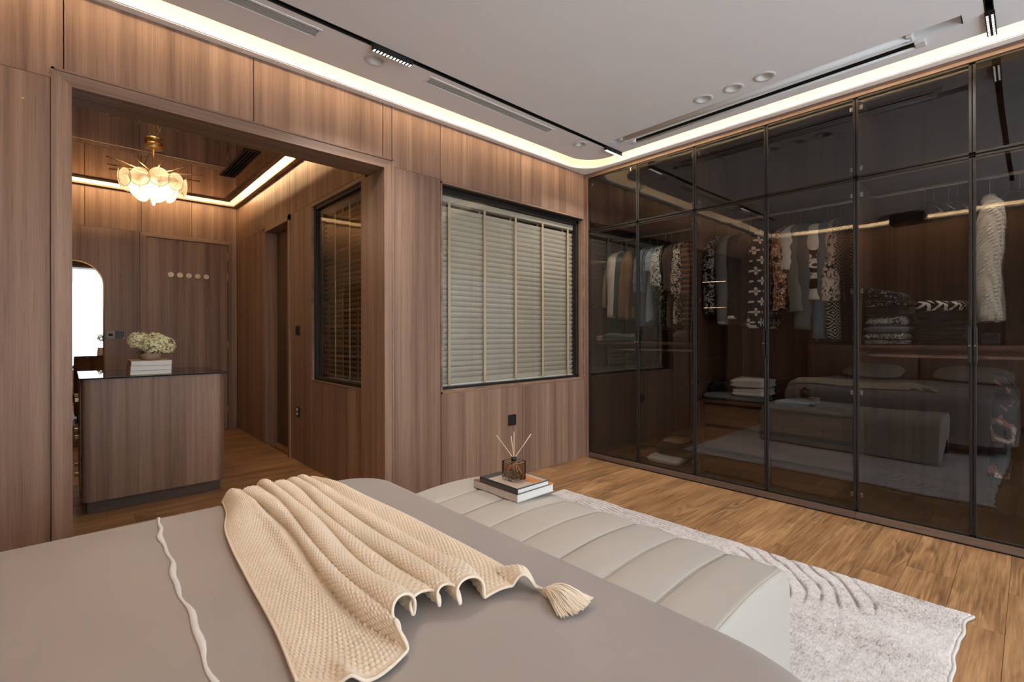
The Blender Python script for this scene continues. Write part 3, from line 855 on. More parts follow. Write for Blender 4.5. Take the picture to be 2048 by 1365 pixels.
def bed_outline(n=200, inset=0.0, r=.16, rn=.30):
    """rounded plan of the duvet, foot corners rounded (near corner softer)"""
    x0, x1, y0, y1 = BX0 + inset, BX1 - inset, BY0 + inset, BY1 - inset
    P = []
    def arc(cx, cy, rad, a0, a1, k):
        for i in range(k + 1):
            a = a0 + (a1 - a0) * i / k
            P.append((cx + rad * math.cos(a), cy + rad * math.sin(a)))
    P.append((x0, y0))
    for i in range(1, 36): P.append((x0 + (x1 - rn - x0) * i / 36, y0))
    arc(x1 - rn, y0 + rn, rn, -PI / 2, 0, 16)
    for i in range(1, 36): P.append((x1, y0 + rn + (y1 - r - y0 - rn) * i / 36))
    arc(x1 - r, y1 - r, r, 0, PI / 2, 12)
    for i in range(1, 36): P.append((x1 - r - (x1 - r - x0) * i / 36, y1))
    P.append((x0, y1))
    for i in range(1, 20): P.append((x0, y1 - (y1 - y0) * i / 20))
    return np.array(P)
def duvet_mesh():
    O = bed_outline()
    c = np.array([(BX0 + BX1) / 2, (BY0 + BY1) / 2])
    rings = []
    er = .075
    # drape rings from the hem up, over the rounded edge, then towards the centre
    for k, z in enumerate(np.linspace(.12, BZ - er, 7)):
        t_ = 1 - k / 6
        ang = np.arctan2(O[:, 1] - c[1], O[:, 0] - c[0])
        wv = .006 * t_ * np.sin(ang * 26) + .012 * t_
        dirv = (O - c) / np.linalg.norm(O - c, axis=1)[:, None]
        rings.append(np.c_[O + dirv * wv[:, None], np.full(len(O), z)])
    for k in range(1, 9):
        a = PI / 2 * k / 8
        ins = er * (1 - math.cos(a))
        Q = bed_outline(inset=ins)
        rings.append(np.c_[Q, np.full(len(Q), BZ - er + er * math.sin(a))])
    Q = bed_outline(inset=er)
    for k in range(1, 41):
        P2 = c + (Q - c) * (1 - k / 41.0)
        rings.append(np.c_[P2, bed_z(P2[:, 0], P2[:, 1])])
    rings.append(np.tile(np.array([c[0], c[1], float(bed_z(c[0], c[1]))]), (len(Q), 1)))
    return np.array(rings)
def bed_z(x, y):
    """height of the duvet top"""
    x = np.asarray(x, float); y = np.asarray(y, float)
    dx = np.minimum(x - BX0, BX1 - x); dy = np.minimum(y - BY0, BY1 - y)
    d = np.clip((np.minimum(dx, dy) - .075) / .20, 0, 1); wn = d * d * (3 - 2 * d)
    return BZ + wn * (.010 + .004 * np.sin(x * 5.1 + 1) * np.cos(y * 4.3) + .003 * np.sin(x * 9 - y * 6) + .0025 * np.sin(x * 15 + y * 4) * np.exp(-((y - 1.7) / .35) ** 2))
DG = duvet_mesh()
duv = mesh_grid('duvet', DG, M['duvet'], None, closed_v=True)
tag(duv, 'smooth taupe satin duvet covering the whole bed', 'duvet')
# white piping running across the duvet
pts = []
for i in range(70):
    y = .14 + (BY1 - .02 - .14) * i / 69
    x = .188 + .03 * ((y - 1.0) ** 2) * (1 if y > 1 else .3) + .004 * math.sin(y * 17) + .0025 * math.sin(y * 41 + 1)
    z = float(bed_z(x, y)) + .0015
    dd = BY1 - y
    if dd < .075: z = BZ - .075 + math.sqrt(max(0, .075 ** 2 - (.075 - dd) ** 2)) + .0015
    pts.append((x, y, z))
pw = [.0058 + .0018 * math.sin(i * .55) + .0010 * math.sin(i * 1.3) for i in range(70)]
tube('white_piping', pts, pw, M['trim'], duv, seg=8, flat=.55)

def pillow(x, y, z, sx, sy, sz, tilt, label):
    n, m = 20, 28
    G = np.zeros((n, m, 3))
    for i, a in enumerate(np.linspace(-PI / 2, PI / 2, n)):
        for j, b in enumerate(np.linspace(0, 2 * PI, m, endpoint=False)):
            ca, sa = math.cos(a), math.sin(a)
            sgn = lambda v, p: math.copysign(abs(v) ** p, v)
            px, py, pz = sgn(ca, .55) * sgn(math.cos(b), .55) * sx, sgn(ca, .55) * sgn(math.sin(b), .55) * sy, sgn(sa, .9) * sz
            edge = max(abs(px) / sx, abs(py) / sy); pz *= (1 - .75 * edge ** 4)
            G[i, j] = (x + px * math.cos(tilt) - pz * math.sin(tilt), y + py, z + px * math.sin(tilt) + pz * math.cos(tilt))
    return tag(mesh_grid('pillow', G, M['pillow'], None, closed_v=True), label, 'pillow', 'pillows on the bed')
pillow(-.80, .50, .665, .24, .36, .085, -.25, 'taupe pillow on the bed side near the window curtain')
pillow(-.80, 1.50, .665, .24, .36, .085, -.25, 'taupe pillow on the bed side near the dressing room')

ns = thing('nightstand', (-.92, 2.65, 0), 'dark low nightstand beside the headboard near the panelled wall', 'nightstand')
box('nightstand_body', (XH + .01, 2.43, .04), (-.70, 2.88, .46), M['black'], ns, bev=.006)
dr = box('drawer', (-.70, 2.45, .20), (-.682, 2.86, .44), M['bronze'], ns, bev=.003)
cyl('knob', (-.682, 2.65, .33), (-.658, 2.65, .33), .012, M['brass'], dr, seg=12)

# ------------------------------------------------------------------ knitted throw
def throw():
    """knitted cloth: flat apron on one side, five rolled folds, flat strip on the other"""
    NU, NV = 700, 560
    def sm(t, xs, ys):
        xs = np.array(xs, float); ys = np.array(ys, float)
        m = np.gradient(ys, xs)
        i = np.clip(np.searchsorted(xs, t) - 1, 0, len(xs) - 2)
        h = xs[i + 1] - xs[i]; q = (t - xs[i]) / h
        return (ys[i] * (2 * q ** 3 - 3 * q ** 2 + 1) + m[i] * h * (q ** 3 - 2 * q ** 2 + q) + ys[i + 1] * (-2 * q ** 3 + 3 * q ** 2) + m[i + 1] * h * (q ** 3 - q ** 2))
    # lines where the cloth touches the bed: (x, y) from the near hem to the far side
    lines = [
        [(.278, .70), (.288, .86), (.302, 1.0), (.316, 1.27), (.336, 1.54), (.356, 1.70), (.386, 1.82), (.405, 1.95), (.415, 2.05), (.425, 2.35)],
        [(.474, .78), (.462, .85), (.450, .92), (.447, 1.02), (.455, 1.16), (.476, 1.36), (.490, 1.51), (.488, 1.71), (.486, 1.98), (.49, 2.35)],
        [(.474, .80), (.478, .89), (.486, 1.02), (.493, 1.18), (.502, 1.31), (.516, 1.46), (.531, 1.61), (.541, 1.75), (.551, 1.96), (.55, 2.35)],
        [(.528, .85), (.538, .95), (.549, 1.09), (.555, 1.20), (.570, 1.37), (.580, 1.48), (.582, 1.64), (.584, 1.76), (.592, 1.98), (.59, 2.35)],
        [(.585, .85), (.597, .95), (.607, 1.11), (.608, 1.22), (.610, 1.34), (.612, 1.46), (.620, 1.59), (.638, 1.79), (.652, 1.99), (.64, 2.35)],
        [(.618, .82), (.634, .90), (.655, 1.01), (.668, 1.10), (.676, 1.27), (.679, 1.39), (.680, 1.55), (.680, 1.71), (.694, 1.98), (.68, 2.35)],
        [(.672, .80), (.690, .87), (.709, .93), (.718, 1.03), (.728, 1.18), (.732, 1.29), (.734, 1.46), (.732, 1.64), (.726, 1.92), (.70, 2.35)],
        [(.800, .70), (.812, .80), (.818, .93), (.826, 1.17), (.830, 1.47), (.806, 1.71), (.776, 1.92), (.728, 2.05), (.712, 2.35)],
    ]
    seg_w = np.array([.27, .105, .105, .10, .10, .10, .22]); cuts = np.concatenate([[0], np.cumsum(seg_w / seg_w.sum())])
    hem_y = np.array([.858, .800, .842, .880, .868, .838, .830, .772])           # near hem at those lines
    u = np.linspace(0, 1, NU); v = np.linspace(0, 1, NV)
    k = np.clip(np.searchsorted(cuts, u, side='right') - 1, 0, 6)
    t = (u - cuts[k]) / (cuts[k + 1] - cuts[k])
    yh = hem_y[k] * (1 - t) + hem_y[k + 1] * t
    yh = yh + np.where(k == 0, -.050 * np.sin(PI * t) * (t > 0), 0) + np.where((k > 0) & (k < 6), .022 * np.sin(PI * t) ** 2, 0) + np.where(k == 6, .012 * np.sin(PI * t), 0)
    yfar = 2.30
    Y = yh[:, None] + (yfar - yh[:, None]) * v[None, :]
    T = np.tile(t[:, None], (1, NV)); K = np.tile(k[:, None], (1, NV))
    XL = np.zeros_like(Y); XR = np.zeros_like(Y)
    for q in range(7):
        r_ = np.where(k == q)[0]
        for (arr, ln) in ((XL, lines[q]), (XR, lines[q + 1])):
            a = np.array(ln)
            arr[r_] = sm(np.clip(Y[r_].ravel(), a[0, 1], a[-1, 1]), a[:, 1], a[:, 0]).reshape(Y[r_].shape)
    W = XR - XL
    near = np.exp(-((Y - .86) / .16) ** 2); far = np.clip((Y - 1.55) / .35, 0, 1)
    H = np.zeros_like(Y)
    hs = {1: .040, 2: .050, 3: .038, 4: .044, 5: .040}
    for q, h in hs.items():
        H = np.where(K == q, h * (.72 + .35 * near + .22 * far + .10 * np.sin(Y * 11 + q * 2.1)), H)
    H = np.where(K == 0, .034 * np.clip((Y - 1.50) / .30, 0, 1) ** 1.3, H)
    H = np.where(K == 6, .010 + .016 * far, H)
    shape = np.sin(PI * T)
    Z = np.where((K >= 1) & (K <= 5), np.sign(shape) * np.abs(shape) ** .80, np.abs(shape) ** 1.2) * H
    over_b = (.10 + .20 * near + .05 * far) * W
    X = XL + W * T - np.where((K >= 1) & (K <= 5), over_b * np.sin(2 * PI * T), 0)
    X = X - Z * np.where((K >= 1) & (K <= 5), .42 - .36 * near, .15)
    # a shallow pleat and ripples on the flat apron
    Z = Z + np.where(K == 0, .010 * np.exp(-((T - .78) / .10) ** 2) * np.clip((Y - .95) / .3, 0, 1) + .0025 * (1 + np.sin(T * 9 + Y * 8)) * np.sin(PI * T) + .016 * np.exp(-((T - .38) / .07) ** 2) * np.exp(-((Y - .80) / .05) ** 2), 0)
    ker = np.ones(9) / 9.0                                                     # soften the creases across the cloth
    for arr in (X, Z):
        pad = np.pad(arr, ((4, 4), (0, 0)), mode='edge')
        arr[4:-4] = sum(pad[4 + o:NU + 4 + o] for o in range(-4, 5))[4:-4] / 9.0
    Vx = np.tile(v[None, :], (NU, 1)); Ux = np.tile(u[:, None], (1, NV))
    drop = np.maximum(Y - (BY1 - .075), 0)
    R = .083
    a = np.minimum(drop / R, PI / 2)
    Yb = np.where(drop > 0, BY1 - .075 + R * np.sin(a), Y)
    Zb = np.where(drop > 0, BZ + .008 - R * (1 - np.cos(a)) - np.maximum(drop - R * PI / 2, 0), bed_z(X, np.minimum(Y, BY1 - .08)) + .008)
    P = np.stack([X, Yb, Zb + .003 + Z], -1)
    P[..., 1] += Z * np.sin(a) * .9
    P[..., 2] -= Z * (1 - np.cos(a)) * .95
    cor = np.clip((Ux - .90) / .10, 0, 1) * np.clip(1 - Vx / .07, 0, 1)
    P[..., 2] += .026 * np.sin(np.clip(cor * 1.3, 0, 1) * PI)
    dU = np.gradient(P, axis=0); dV = np.gradient(P, axis=1)
    nrm = np.cross(dU, dV); nrm /= np.linalg.norm(nrm, axis=2)[..., None] + 1e-12
    # stitches follow the arc length across the cloth
    mid = NV // 3
    arc = np.concatenate([[0], np.cumsum(np.linalg.norm(np.diff(P[:, mid], axis=0), axis=1))])
    SA = arc / .0088; SV = Vx * (yfar - .85) / .0118
    su = np.abs(np.sin(PI * (SA[:, None] + .5 * np.floor(SV)))); sv = np.abs(np.sin(PI * SV))
    fade = np.clip(np.minimum(np.minimum(Ux, 1 - Ux) * 60, Vx * 60), 0, 1)
    return P + nrm * (.0042 * np.sqrt(su * sv) * fade)[..., None]
TP = throw()
thr = mesh_grid('throw_blanket', TP, M['knit'], None)
md = thr.modifiers.new('thickness', 'SOLIDIFY'); md.thickness = .0045; md.offset = -1.0
tag(thr, 'cream chunky knit throw gathered in folds across the bed', 'blanket')
tube('hem', TP[::3, 0] + np.array([0, 0, -.001]), .0036, M['tassel'], thr, seg=6)
tube('selvedge', TP[0, ::4], .0030, M['tassel'], thr, seg=6)
# corner tassel
tc = TP[-1, 0] + np.array([-.004, -.006, -.004])
kn = bmesh.new()
bmesh.ops.create_icosphere(kn, subdivisions=2, radius=.011, matrix=Matrix.Translation(tuple(tc + np.array([0, -.01, 0]))))
tas = bmo('tassel_knot', kn, M['tassel'], thr, smooth=True)
V_, F_ = [], []
rs = np.random.RandomState(4)
base_dir = np.array([.05, -1.0, 0]); base_dir /= np.linalg.norm(base_dir)
sidev = np.array([1.0, .05, 0])
def add_tube(path, r, seg=4):
    G = tube_grid(path, r, seg); o0 = len(V_)
    V_.extend(G.reshape(-1, 3).tolist()); n = len(path)
    for i in range(n - 1):
        for j in range(seg):
            F_.append((o0 + i * seg + j, o0 + i * seg + (j + 1) % seg, o0 + (i + 1) * seg + (j + 1) % seg, o0 + (i + 1) * seg + j))
for k in range(150):
    sp = rs.uniform(-1, 1); hgt = rs.uniform(0, 1); L = rs.uniform(.082, .105)
    path = []
    for i in range(7):
        q = i / 6
        sd = sp * (.010 + .046 * q ** .9)
        zz = tc[2] + (.012 + .020 * hgt * math.sin(PI * min(1, q * 1.1))) * (1 - q * .5) - (tc[2] - (BZ + .016)) * q ** 1.2
        p = tc + base_dir * (.008 + L * q * (1 - .12 * sp * sp)) + sidev * sd
        p[2] = max(zz, BZ + .012 + .004 * hgt)
        p[0] += rs.uniform(-.0012, .0012)
        path.append(p)
    add_tube(path, .0016)
o = mesh_np('tassel_strands', V_, F_, M['tassel'], thr, smooth=True, kind='stuff')

# ================================================================== BENCH
def bench():
    x0, x1, y0, y1, H = 1.13, 1.745, .535, 2.06, .425
    seams = [.72 + .1822 * k for k in range(7)]
    root = thing('bench', ((x0 + x1) / 2, (y0 + y1) / 2, 0), 'cream channelled leather bench at the foot of the bed', 'bench')
    ny = 300
    yy = np.unique(np.concatenate([np.linspace(y0, y0 + .09, 22), np.linspace(y0 + .09, y1 - .11, 260), np.linspace(y1 - .11, y1, 26)]))
    # cross-section: rounded top
    def section(inset, drop):
        R = .085; pts = []
        a0, a1 = x0 + inset, x1 - inset; h = H - drop
        pts.append((a0, .03)); 
        for z in np.linspace(.06, h - R, 8): pts.append((a0, z))
        for k in range(1, 9): a = PI - PI / 2 * k / 8; pts.append((a0 + R + R * math.cos(a), h - R + R * math.sin(a)))
        for q in np.linspace(0, 1, 16)[1:-1]: pts.append((a0 + R + (a1 - a0 - 2 * R) * q, h + .012 * math.sin(PI * q)))
        for k in range(0, 9): a = PI / 2 - PI / 2 * k / 8; pts.append((a1 - R + R * math.cos(a), h - R + R * math.sin(a)))
        for z in np.linspace(h - R, .06, 8)[1:]: pts.append((a1, z))
        pts.append((a1, .03))
        return np.array(pts)
    rows = []
    def scaled(S, y, k, yoff):
        c = np.array([(x0 + x1) / 2, .03 + (H - .03) * .5])
        Q = c + (S - c) * k
        return np.c_[Q[:, 0], np.full(len(Q), y + yoff), Q[:, 1]]
    re = .022
    S0 = section(re * .9, re * .9)
    for k in (0.001, .25, .5, .7, .85, .93):
        rows.append(scaled(S0, y0, k, -.014 * (1 - k ** 3)))
    for y in yy:
        p = 0
        for s in seams:
            d = abs(y - s)
            p = max(p, .0055 * math.exp(-(d / .005) ** 2) + .0042 * math.exp(-(d / .030) ** 2))
        e = 0
        if y - y0 < re: e = (re - math.sqrt(max(0, re * re - (re - (y - y0)) ** 2))) * .9
        if y1 - y < .09: e = .09 - math.sqrt(max(0, .0081 - (.09 - (y1 - y)) ** 2))
        S = section(p + e, p + e)
        rows.append(np.c_[S[:, 0], np.full(len(S), y), S[:, 1]])
    S1_ = section(.09, .09)
    for k in (.9, .75, .5, .25, .001):
        rows.append(scaled(S1_, y1, k, 0))
    body = mesh_grid('upholstery', np.array(rows), M['leather'], root)
    for s in seams:
        for off in (-.0035, .0035):
            S = section(.0068, .0068)
            path = np.c_[S[4:-4, 0], np.full(len(S) - 8, s + off), S[4:-4, 1]]
            tube('seam_piping', path, .0009, M['thread'], root, seg=5)
    S = section(.003, .003)
    tube('end_piping', np.c_[S[2:-2, 0], np.full(len(S) - 4, y0 + .010), S[2:-2, 1]], .0017, M['thread'], root, seg=6)
    boxes('foot', [((x0 + .06, y, 0), (x0 + .12, y + .06, .032)) for y in (y0 + .08,)], M['black'], root)
    for fx in (x0 + .06, x1 - .12):
        for fy in (y0 + .08, y1 - .16):
            if fx == x0 + .06 and fy == y0 + .08: continue
            box('foot', (fx, fy, 0), (fx + .06, fy + .06, .032), M['black'], root)
    return root
bench()

# ------------------------------------------------------------------ books and diffuser on the bench
BZT = .438
def book(name, x0, x1, y0, y1, z0, z1, cover, label, spine='hi_y', group=None, page_in=.004, cov=.0028, flat_prints=()):
    r = thing(name, ((x0 + x1) / 2, (y0 + y1) / 2, z0), label, 'book', group)
    sx0, sx1, sy0, sy1 = x0, x1, y0, y1
    box('cover', (x0, y0, z0), (x1, y1, z0 + cov), cover, r, bev=.0006, seg=1)
    top = box('cover', (x0, y0, z1 - cov), (x1, y1, z1), cover, r, bev=.0006, seg=1)
    if spine == 'lo_x': box('spine', (x0, y0, z0), (x0 + cov, y1, z1), cover, r); px0, px1, py0, py1 = x0 + cov, x1 - page_in, y0 + page_in, y1 - page_in
    elif spine == 'hi_x': box('spine', (x1 - cov, y0, z0), (x1, y1, z1), cover, r); px0, px1, py0, py1 = x0 + page_in, x1 - cov, y0 + page_in, y1 - page_in
    else: box('spine', (x0, y1 - cov, z0), (x1, y1, z1), cover, r); px0, px1, py0, py1 = x0 + page_in, x1 - page_in, y0 + page_in, y1 - cov
    box('pages', (px0, py0, z0 + cov), (px1, py1, z1 - cov), M['page'], r)
    for k_, (a, b, c, d, m) in enumerate(flat_prints):
        box('cover_print', (x0 + a * (x1 - x0), y0 + b * (y1 - y0), z1 - .0002), (x0 + c * (x1 - x0), y0 + d * (y1 - y0), z1 + .0003 * (k_ + 1)), m, top)
    return r
cov_white = plain('cover_cream', lin(206, 196, 186), 0.5); cov_dark = plain('cover_charcoal', lin(70, 68, 68), 0.4)
cov_or = plain('cover_orange', lin(206, 132, 70), 0.5); cov_bei = plain('cover_beige', lin(190, 170, 154), 0.5); cov_gry = plain('cover_grey', lin(150, 140, 134), 0.5)
cov_red = plain('cover_rust', lin(150, 92, 72), 0.5)
book('book', 1.448, 1.688, 1.535, 1.845, BZT, BZT + .036, cov_white, 'thick cream book with rust edge lying lowest on the leather bench', 'lo_x', flat_prints=((0, 0, 1, .12, cov_red), (0, 0, .10, 1, cov_red), (.45, .0, 1, .1, cov_or)))
book('book', 1.450, 1.655, 1.535, 1.800, BZT + .036, BZT + .060, cov_dark, 'charcoal book with beige and orange cover under the reed diffuser', 'lo_x',
     flat_prints=((.03, .03, .97, .80, cov_bei), (.55, .06, .85, .42, cov_or), (.55, .45, .97, .80, cov_gry)))
rd = thing('reed_diffuser', (1.54, 1.655, BZT + .0612), 'square amber glass reed diffuser bottle standing on two books', 'diffuser')
bz = BZT + .0614
amber = NT('amber_glass'); amber = amber.bsdf((0.84, 0.70, 0.60), 0.01, trans=1.0, ior=1.45)
liquid = NT('amber_oil'); liquid = liquid.bsdf((0.80, 0.55, 0.34), 0.0, trans=1.0, ior=1.36)
bm = bmesh.new(); bm_box(bm, (1.499, 1.613, bz), (1.581, 1.697, bz + .088), .006, 3)
ib = bmesh.new(); bm_box(ib, (1.507, 1.621, bz + .010), (1.573, 1.689, bz + .080), .004, 2)
bmesh.ops.recalc_face_normals(ib, faces=ib.faces[:]); bmesh.ops.reverse_faces(ib, faces=ib.faces[:])
me_i = bpy.data.meshes.new('tmp'); ib.to_mesh(me_i); ib.free()
bmesh.ops.recalc_face_normals(bm, faces=bm.faces[:]); bm.from_mesh(me_i)
me_b = bpy.data.meshes.new('glass_bottle'); bm.to_mesh(me_b); bm.free(); bpy.data.meshes.remove(me_i)
link('glass_bottle', me_b, amber, rd)
box('scented_oil', (1.5075, 1.6215, bz + .0105), (1.5725, 1.6885, bz + .030), liquid, rd)
cyl('cap', (1.54, 1.655, bz + .088), (1.54, 1.655, bz + .106), .013, M['black'], rd, seg=20)
reed = plain('rattan_reed', lin(224, 196, 164), 0.8, nscale=200)
for (tx, ty, tz), (bx, by) in zip([(1.480, 1.711, .706), (1.531, 1.664, .702), (1.541, 1.655, .720), (1.600, 1.601, .711)], [(1.570, 1.625), (1.55, 1.64), (1.538, 1.655), (1.512, 1.684)]):
    p0 = Vector((bx, by, bz + .013)); p1 = Vector((tx, ty, tz))
    neck = Vector((1.54 + (tx - 1.54) * .10, 1.655 + (ty - 1.655) * .10, bz + .106))
    tube('reed', [p0, (p0 + neck) / 2, neck, (neck + p1) / 2, p1], .0021, reed, rd, seg=8)

# ================================================================== RUG
def rug():
    x0, x1, y0, y1 = .2, 2.757, .17, 2.405
    nx, ny = 620, 560
    xs, ys_ = np.linspace(x0, x1, nx), np.linspace(y0, y1, ny)
    Xg, Yg = np.meshgrid(xs, ys_, indexing='ij')
    # carved concentric arcs
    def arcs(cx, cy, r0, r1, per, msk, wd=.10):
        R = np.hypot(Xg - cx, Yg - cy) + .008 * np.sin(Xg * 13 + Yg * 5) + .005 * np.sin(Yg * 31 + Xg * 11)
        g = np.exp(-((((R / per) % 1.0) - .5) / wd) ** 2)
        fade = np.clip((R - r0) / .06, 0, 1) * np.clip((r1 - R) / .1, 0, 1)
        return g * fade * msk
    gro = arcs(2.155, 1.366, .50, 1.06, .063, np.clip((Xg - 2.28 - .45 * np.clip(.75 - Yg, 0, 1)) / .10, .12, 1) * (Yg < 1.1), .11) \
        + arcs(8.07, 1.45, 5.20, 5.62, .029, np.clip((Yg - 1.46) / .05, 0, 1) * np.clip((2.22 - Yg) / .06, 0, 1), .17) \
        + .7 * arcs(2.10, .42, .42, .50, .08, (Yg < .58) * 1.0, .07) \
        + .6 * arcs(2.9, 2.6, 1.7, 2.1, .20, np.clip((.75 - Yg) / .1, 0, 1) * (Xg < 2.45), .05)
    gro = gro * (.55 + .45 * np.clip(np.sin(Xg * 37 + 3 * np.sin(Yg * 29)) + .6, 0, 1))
    edge = np.minimum(np.minimum(Xg - x0, x1 - Xg), np.minimum(Yg - y0, y1 - Yg))
    Zg = .014 - .008 * np.clip(gro, 0, 1) + .0009 * RNG.rand(nx, ny)
    Zg = np.where(edge < .012, .004 + (Zg - .004) * (edge / .012), Zg)
    wob = .0035 * np.sin(Xg * 19) + .002 * np.sin(Xg * 43 + 1) - .022 * np.exp(-((x1 - Xg) / .05) ** 2) + .02 * np.sin((Xg - 1.6) * 2.2)
    k = np.clip(1 - (Yg - y0) / .2, 0, 1)
    Yw = Yg + wob * k
    Xw = Xg + (.006 * np.sin(Yg * 13)) * np.clip(1 - (x1 - Xg) / .2, 0, 1)
    G = np.stack([Xw, Yw, Zg + .001], -1)
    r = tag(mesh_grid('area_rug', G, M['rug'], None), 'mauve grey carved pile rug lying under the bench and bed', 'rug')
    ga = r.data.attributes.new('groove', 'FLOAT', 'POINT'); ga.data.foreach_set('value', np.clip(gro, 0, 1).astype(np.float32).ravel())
    pth = np.concatenate([G[::-4, 0], G[0, ::4]])
    pth2 = G[::4, 0].copy(); pth2[:, 2] = .008
    tube('bound_edge', pth2, .006, plain('rug_binding', lin(214, 206, 200), 0.95), r, seg=6)
    return r
rug()

# ================================================================== DRESSING ROOM THINGS
# island
isl = thing('dressing_island', (.465, 4.55, 0), 'walnut dressing island with rounded corners and smoked glass top', 'island')
IX0, IX1, IY0, IY1, IZ = .06, .875, 4.155, 4.99, .892
def rr4(x0, y0, x1, y1, r, n=8): return rr(x0, y0, x1, y1, r, n)
def prism_z(name, lp, z0, z1, mat, parent):
    return fill_slab(name, lp, [], z0, z1, mat, parent)
prism_z('cabinet_body', rr4(IX0, IY0, IX1, IY1, .055), .092, IZ, M['wood'], isl)
prism_z('plinth', rr4(IX0 + .025, IY0 + .075, IX1 - .02, IY1 - .05, .012), 0, .092, M['plinth'], isl)
tp = prism_z('glass_top', rr4(IX0 - .010, IY0 - .012, IX1 + .012, IY1 + .012, .01), IZ + .001, IZ + .011, M['blackglass'], isl)
fill_slab('top_rim', rr4(IX0 - .012, IY0 - .014, IX1 + .014, IY1 + .014, .012), [rr4(IX0 - .009, IY0 - .011, IX1 + .011, IY1 + .011, .01)], IZ + .0005, IZ + .0105, M['dark'], isl)
prism_z('tray_lining', rr4(IX0 + .002, IY0 + .002, IX1 - .002, IY1 - .002, .05), IZ - .0005, IZ + .0006, plain('tray_felt', lin(60, 48, 42), .9), isl)
for k, (za, zb) in enumerate(((.62, .86), (.37, .61), (.11, .36))):
    d = box('drawer', (IX0 - .006, IY0 + .06, za), (IX0 + .004, IY1 - .06, zb), M['woodY'], isl, bev=.002)
    for yy in (IY0 + .25, IY1 - .25):
        box('handle', (IX0 - .030, yy - .012, (za + zb) / 2 - .012), (IX0 - .006, yy + .012, (za + zb) / 2 + .012), M['brass'], d, bev=.003)

IT = IZ + .012
lbls = ['lowest white paged book of the stack on the glass island', 'middle white paged book of the stack on the glass island', 'top white paged book under the hydrangea pot']
kraft = plain('cover_kraft', lin(196, 168, 126), .6)
zz = IT
for k, (h_, dx) in enumerate(((.030, .0), (.034, .002), (.034, .006))):
    book('book', .312 + dx, .548 + dx * .5, 4.215 + dx, 4.52, zz, zz + h_, kraft, lbls[k], 'lo_x', 'books on the island', page_in=.002, cov=.002)
    zz += h_
fp = thing('hydrangea_pot', (.44, 4.38, zz), 'cream hydrangeas in a rough wooden pot on the book stack', 'flower pot')
potm = wood_mat('rough_pot', lin(150, 118, 96), lin(178, 148, 124), lin(205, 176, 150), 'X', .8, .6)
a = np.linspace(0, 2 * PI, 10, endpoint=False)
G = np.zeros((10, 7, 3))
rs = np.random.RandomState(2)
jit = rs.uniform(.93, 1.07, 10)
for j, (rad, z) in enumerate(((.052, 0), (.064, .012), (.070, .035), (.067, .055), (.060, .056), (.055, .04), (.0, .035))):
    G[:, j, 0] = .44 + np.cos(a) * rad * jit; G[:, j, 1] = 4.38 + np.sin(a) * rad * jit; G[:, j, 2] = zz + z + (.012 * np.sin(a * 3) if 3 <= j <= 4 else 0)
mesh_grid('pot', G, potm, fp, closed_u=True, smooth=False)
ft = NT('hydrangea_petal')
c_ = ft.mix(ft.noise(ft.pos(False), 45, 2), lin(236, 224, 150), lin(254, 250, 224))
petal = ft.bsdf(c_, .8, sheen=.2)
leafm = plain('leaf_green', lin(60, 74, 44), .6, nscale=60, namt=.3)
heads = [(-.066, -.015, .140, .064), (.010, -.058, .105, .062), (.086, -.005, .104, .066), (.030, .045, .135, .062), (-.025, .05, .130, .058), (.052, -.03, .132, .050)]
for hx, hy, hz, hr in heads:
    V, Fc = [], []
    for k in range(210):
        d = rs.normal(size=3); d /= np.linalg.norm(d)
        if d[2] < -.75: continue
        c = np.array([.44 + hx, 4.38 + hy, zz + hz]) + d * hr * rs.uniform(.88, 1.06)
        t1 = np.cross(d, [.3, .5, .8]); t1 /= np.linalg.norm(t1); t2 = np.cross(d, t1)
        ro = rs.uniform(0, PI / 2); pr_ = rs.uniform(.007, .0105)
        for q in range(4):
            a0 = ro + q * PI / 2
            e = math.cos(a0) * t1 + math.sin(a0) * t2; f_ = -math.sin(a0) * t1 + math.cos(a0) * t2
            i0 = len(V)
            V += [c, c + pr_ * (.6 * e + .5 * f_) + d * .002, c + pr_ * 1.15 * e + d * .0035, c + pr_ * (.6 * e - .5 * f_) + d * .002]
            Fc.append((i0, i0 + 1, i0 + 2, i0 + 3))
    hd = mesh_np('flower_head', V, Fc, petal, fp, kind='stuff')
for k in range(7):
    an = k * .9 + .3; L = .055
    base = np.array([.44 + .03 * math.cos(an), 4.38 + .03 * math.sin(an), zz + .055])
    o_ = np.array([math.cos(an), math.sin(an), .25]); s_ = np.array([-math.sin(an), math.cos(an), 0])
    G = np.zeros((6, 3, 3))
    for i in range(6):
        q = i / 5; wd = .022 * math.sin(PI * min(.98, q + .06))
        for j in range(3): G[i, j] = base + o_ * L * q + s_ * wd * (j - 1) + np.array([0, 0, .012 * math.sin(q * PI) - .004 * abs(j - 1) - .02 * q * q])
    mesh_grid('leaf', G, leafm, fp)

# arched mirror
mr = thing('arched_mirror', (.04, YD, .2), 'tall arched wall mirror with slim brass frame', 'mirror')
def arch(cx, hw, z0, zs, n=24):
    P = [(cx - hw, z0), (cx + hw, z0)]
    for k in range(n + 1):
        a = PI * k / n; P.append((cx + hw * math.cos(a), zs + hw * math.sin(a)))
    return P
prism('mirror_glass', arch(.04, .235, .22, 1.73), YD - .018, YD - .012, M['mirror'], mr)
A1 = arch(.04, .241, .21, 1.73)
tube('brass_frame', [(x, YD - .014, z) for x, z in A1[1:] + [A1[0], A1[1]]], .0075, M['brass'], mr, seg=8)

